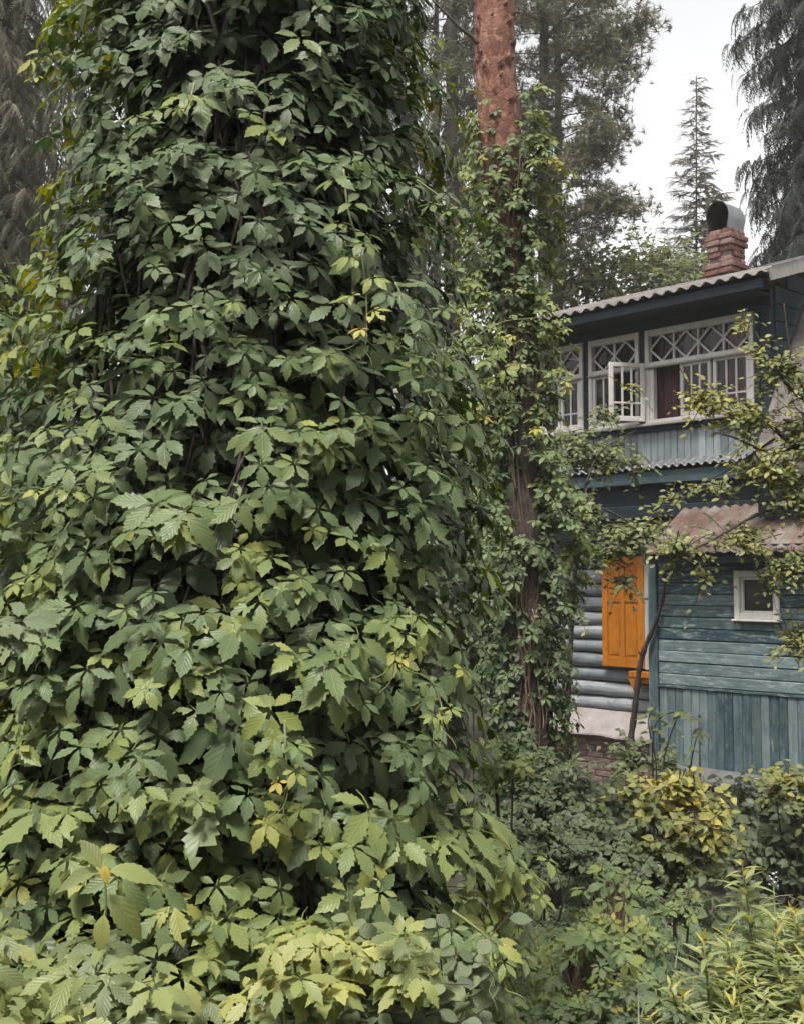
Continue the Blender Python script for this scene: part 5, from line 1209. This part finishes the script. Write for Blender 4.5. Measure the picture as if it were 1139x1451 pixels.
conifer('pine_tree', 'tall hazy pine with a drooping limb reaching over the roof', 770, 24, -700, 300, 130, 95, 'pine', hazed, .5, 1, 2.2, .2, profile=lambda f: .55 + .45 * sin(f * 9) * .4 + .2 * f, size=.19,
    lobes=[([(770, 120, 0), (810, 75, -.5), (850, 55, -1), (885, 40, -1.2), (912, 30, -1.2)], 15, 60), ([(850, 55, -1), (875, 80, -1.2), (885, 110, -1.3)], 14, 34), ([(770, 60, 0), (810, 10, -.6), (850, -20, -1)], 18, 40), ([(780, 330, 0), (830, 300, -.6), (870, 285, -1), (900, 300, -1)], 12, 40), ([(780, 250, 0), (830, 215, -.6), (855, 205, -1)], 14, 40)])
conifer('pine_tree', 'hazy bushy pine close behind the creeper-wrapped trunk', 790, 27, -350, 400, 95, 80, 'pine', hazed, .4, 2, 2.4, .2, profile=lambda f: .6 + .35 * f, size=.19)
conifer('pine_tree', 'brownish tree seen between the creeper column and the pine trunk', 640, 22, -800, 460, 105, 110, 'pine', hazed, .25, 3, 2.4, .22, profile=lambda f: .75, size=.2)
conifer('spruce_tree', 'slender young spruce standing alone against the sky', 986, 32, 108, 400, 58, 120, 'thin', hazed, .3, 4, 3.2, .10, droop=.1, size=.30, profile=lambda f: .08 + .9 * f ** .75)
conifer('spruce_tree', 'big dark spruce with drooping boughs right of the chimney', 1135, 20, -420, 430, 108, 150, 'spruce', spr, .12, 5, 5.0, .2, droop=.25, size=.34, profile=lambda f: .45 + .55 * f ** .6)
conifer('spruce_tree', 'dull brown spruce at the upper corner beside the creeper column', 10, 13, -400, 420, 115, 110, 'spruce', hazed, .3, 6, 4.6, .15, droop=.35, size=.27, profile=lambda f: .6 + .4 * f)
def broadleaf(label, px, py, d, rx, rz, tm, mat, n=70, seed=0, name='leafy_tree'):
    c = at(px, py, d); sc = d / F; g = float(gz(c[0], d)); B = np.array([c[0], d, g]); root = thing(name, label, 'tree', tuple(B), 0, 'leafy trees beyond the house'); r = np.array([rx * sc, rx * sc * .8, rz * sc])
    m = MB(); m.tube([(0, 0, -.2), (.05, 0, (c[2] - g) * .5), (0, 0, c[2] - g)], [.14, .1, .04], 8); m.build('trunk', M['trunk'], root)
    S0, U = dome(c, r, n, -.9); D = U + rng.normal(0, .4, U.shape); L = .9
    m, P, R, S = twigs(S0 - norm(D) * L * .4, D, np.full(len(S0), L) * rng.uniform(.6, 1.3, len(S0)), 26, .17, w0=.012, jit=.5); m.v = [tuple(np.array(v) - B) for v in m.v]; o = m.build('limbs', M['trunk'], root); o['kind'] = 'stuff'
    P = P + rng.normal(0, .12, P.shape); foliage(root, TP_OVAL, P, R, S, np.clip(rng.normal(tm, .18, len(P)), .02, .98), mat, rest='crown')
broadleaf('pale airy tree above the roof just right of the pine creeper', 830, 390, 25, 62, 55, .45, M['fruit'], 70)
broadleaf('light green tree showing above the roof left of the chimney', 925, 385, 27, 60, 50, .5, M['fruit'], 70)
broadleaf('dense leafy tree behind the chimney', 985, 395, 30, 55, 45, .25, M['fruit'], 60)
broadleaf('dull green tree filling the gap at the edge below the spruce', 0, 560, 12, 100, 130, .2, M['fruit'], 60)
broadleaf('dark leafy tree behind the pine trunk base', 640, 600, 17, 70, 130, .3, M['fruit'], 70)
broadleaf('dim leafy tree low behind the creeper column', 600, 850, 16, 120, 120, .2, M['fruit'], 60)
def forest():
    Vs, Ts, Cs = [], [], []; o = 0
    P, Y, Z, S = [], [], [], []; m = MB()
    def add(x, y, H, w_):
        g = float(gz(x, y)); m.tube([(x, y, g - .2), (x, y, g + H)], [.16, .03], 6, False)
        n = int(H * 15)
        for i in range(n):
            f = rng.random() ** .8; a = rng.uniform(0, 2 * pi); rr = w_ * (.12 + .88 * (f if rng.random() < .7 else .6)) * rng.uniform(.3, 1); z = g + H - (H - .8) * f
            P.append((x + rr * cos(a), y + rr * sin(a), z)); Y.append((cos(a), sin(a), -.5)); Z.append((cos(a) * .6, sin(a) * .6, 1)); S.append(rng.uniform(.8, 1.4))
    for i in range(34):
        x, y = rng.uniform(-26, 18), rng.uniform(32, 54); tall = x / y < .05; add(x, y, rng.uniform(19, 26) if tall else rng.uniform(8, 13), rng.uniform(2.2, 3.2) if tall else rng.uniform(1.4, 2.4))
    for i in range(9): add(-11 + i * 1.35 + rng.uniform(-.4, .4), rng.uniform(24, 30), rng.uniform(17, 21), rng.uniform(1.8, 2.4))
    for i in range(44):  # unseen trees behind the camera, set dense and tall to cut front light
        a = rng.uniform(pi * .93, pi * 2.07); r_ = rng.uniform(10, 22); add(r_ * cos(a), r_ * sin(a) + 1, rng.uniform(13, 19), rng.uniform(2.0, 3.0))
    P, Y, Z, S = map(np.array, (P, Y, Z, S)); V, T, U, C = scatter(TP_HANG, rng.integers(0, 8, len(P)), frames(Y, Z), S, P, np.clip(rng.normal(.5, .2, len(P)), 0, 1))
    ob = link('forest', mesh_np('forest', V, T, U, C), None, M['needle']); ob['kind'] = 'stuff'; ob['label'] = 'far-off conifer forest closing the garden all round'; ob['category'] = 'forest'
    tr = m.build('trunks', M['trunk'], ob); tr['kind'] = 'stuff'
forest()

def haze():
    m = MB(); m.box(-640, 640, -640, 940, -3.0, 30.0); me = m.mesh('haze'); mat = bpy.data.materials.new('pale air'); mat.use_nodes = True; n = mat.node_tree; n.nodes.clear()
    v = n.nodes.new('ShaderNodeVolumePrincipled'); v.inputs['Color'].default_value = (0.93, 0.92, 0.90, 1); v.inputs['Density'].default_value = HAZE; v.inputs['Anisotropy'].default_value = 0.2
    o = n.nodes.new('ShaderNodeOutputMaterial'); n.links.new(v.outputs[0], o.inputs['Volume']); ob = link('haze', me, None, mat); ob['kind'] = 'stuff'; ob['label'] = 'thin pale haze between the garden and the far trees'; ob['category'] = 'haze'
HAZE = 0.0017

# ------------------------------------------------------------------ sprigs, dead stems and weeds on the garden floor
for lab, px, py, d, rx, rz, mat, tm in (('pale creeper sprig just left of the nearest stump', 775, 1395, 4.6, 34, 22, 'creeper', .62), ('pale creeper sprig between the two stumps', 855, 1330, 5.2, 34, 20, 'creeper', .58), ('yellowish creeper sprig right of the nearest stump', 900, 1345, 5.0, 30, 26, 'creeper', .66),
        ('dull creeper sprig beside the goldenrods', 935, 1400, 4.5, 30, 26, 'creeper', .5), ('bright creeper sprig at the foot of the nearest stump', 850, 1440, 4.2, 40, 18, 'creeper', .7), ('dark creeper sprig right of the grey-green shrub', 745, 1440, 4.1, 30, 26, 'creeper', .45), ('creeper sprig below the yellow bush', 960, 1290, 5.8, 36, 18, 'creeper', .5)):
    shrub('creeper_sprig', lab, 'creeper', px, py, d, rx, rz, 12, 5, .058, TP_MID, M[mat], tm, .12, 24, 'creeper sprigs on the garden floor', 'stem', .16, .2)
def litter():
    m = MB()
    for i in range(150):
        x, y = rng.uniform(.5, 3.2), rng.uniform(3.9, 8.5); z = float(gz(x, y)) + rng.uniform(.02, .2); a = rng.uniform(0, 2 * pi); L = rng.uniform(.15, .5)
        d = np.array([cos(a), sin(a), rng.normal(0, .35)]); m.tube(bez([(x, y, z), np.array([x, y, z]) + d * L * .5 + rng.normal(0, .03, 3), np.array([x, y, z]) + d * L], 3), rng.uniform(.0015, .004), 4)
    o = m.build('dead_stems', M['dry']); o['kind'] = 'stuff'; o['label'] = 'dry dead stems tangled through the creeper mat'; o['category'] = 'dead stems'
    m = MB()
    for i in range(420):
        x, y = rng.uniform(.7, 3.4), rng.uniform(3.8, 7.5); z = float(gz(x, y)); a = rng.uniform(0, 2 * pi); h = rng.uniform(.15, .38); b = np.array([cos(a), sin(a), 0]) * h * .5; s = np.array([-sin(a), cos(a), 0]) * .004; p = np.array([x, y, z])
        q1, q2 = p + b * .25 + np.array([0, 0, h * .6]), p + b + np.array([0, 0, h * .95]); m.add([p - s, p + s, q1 + s, q1 - s, q2], [(0, 1, 2, 3), (3, 2, 4)])
    o = m.build('grass', M['gold']); o['kind'] = 'stuff'; o['label'] = 'scattered grass blades poking through the creeper mat'; o['category'] = 'grass'
litter()
haze()
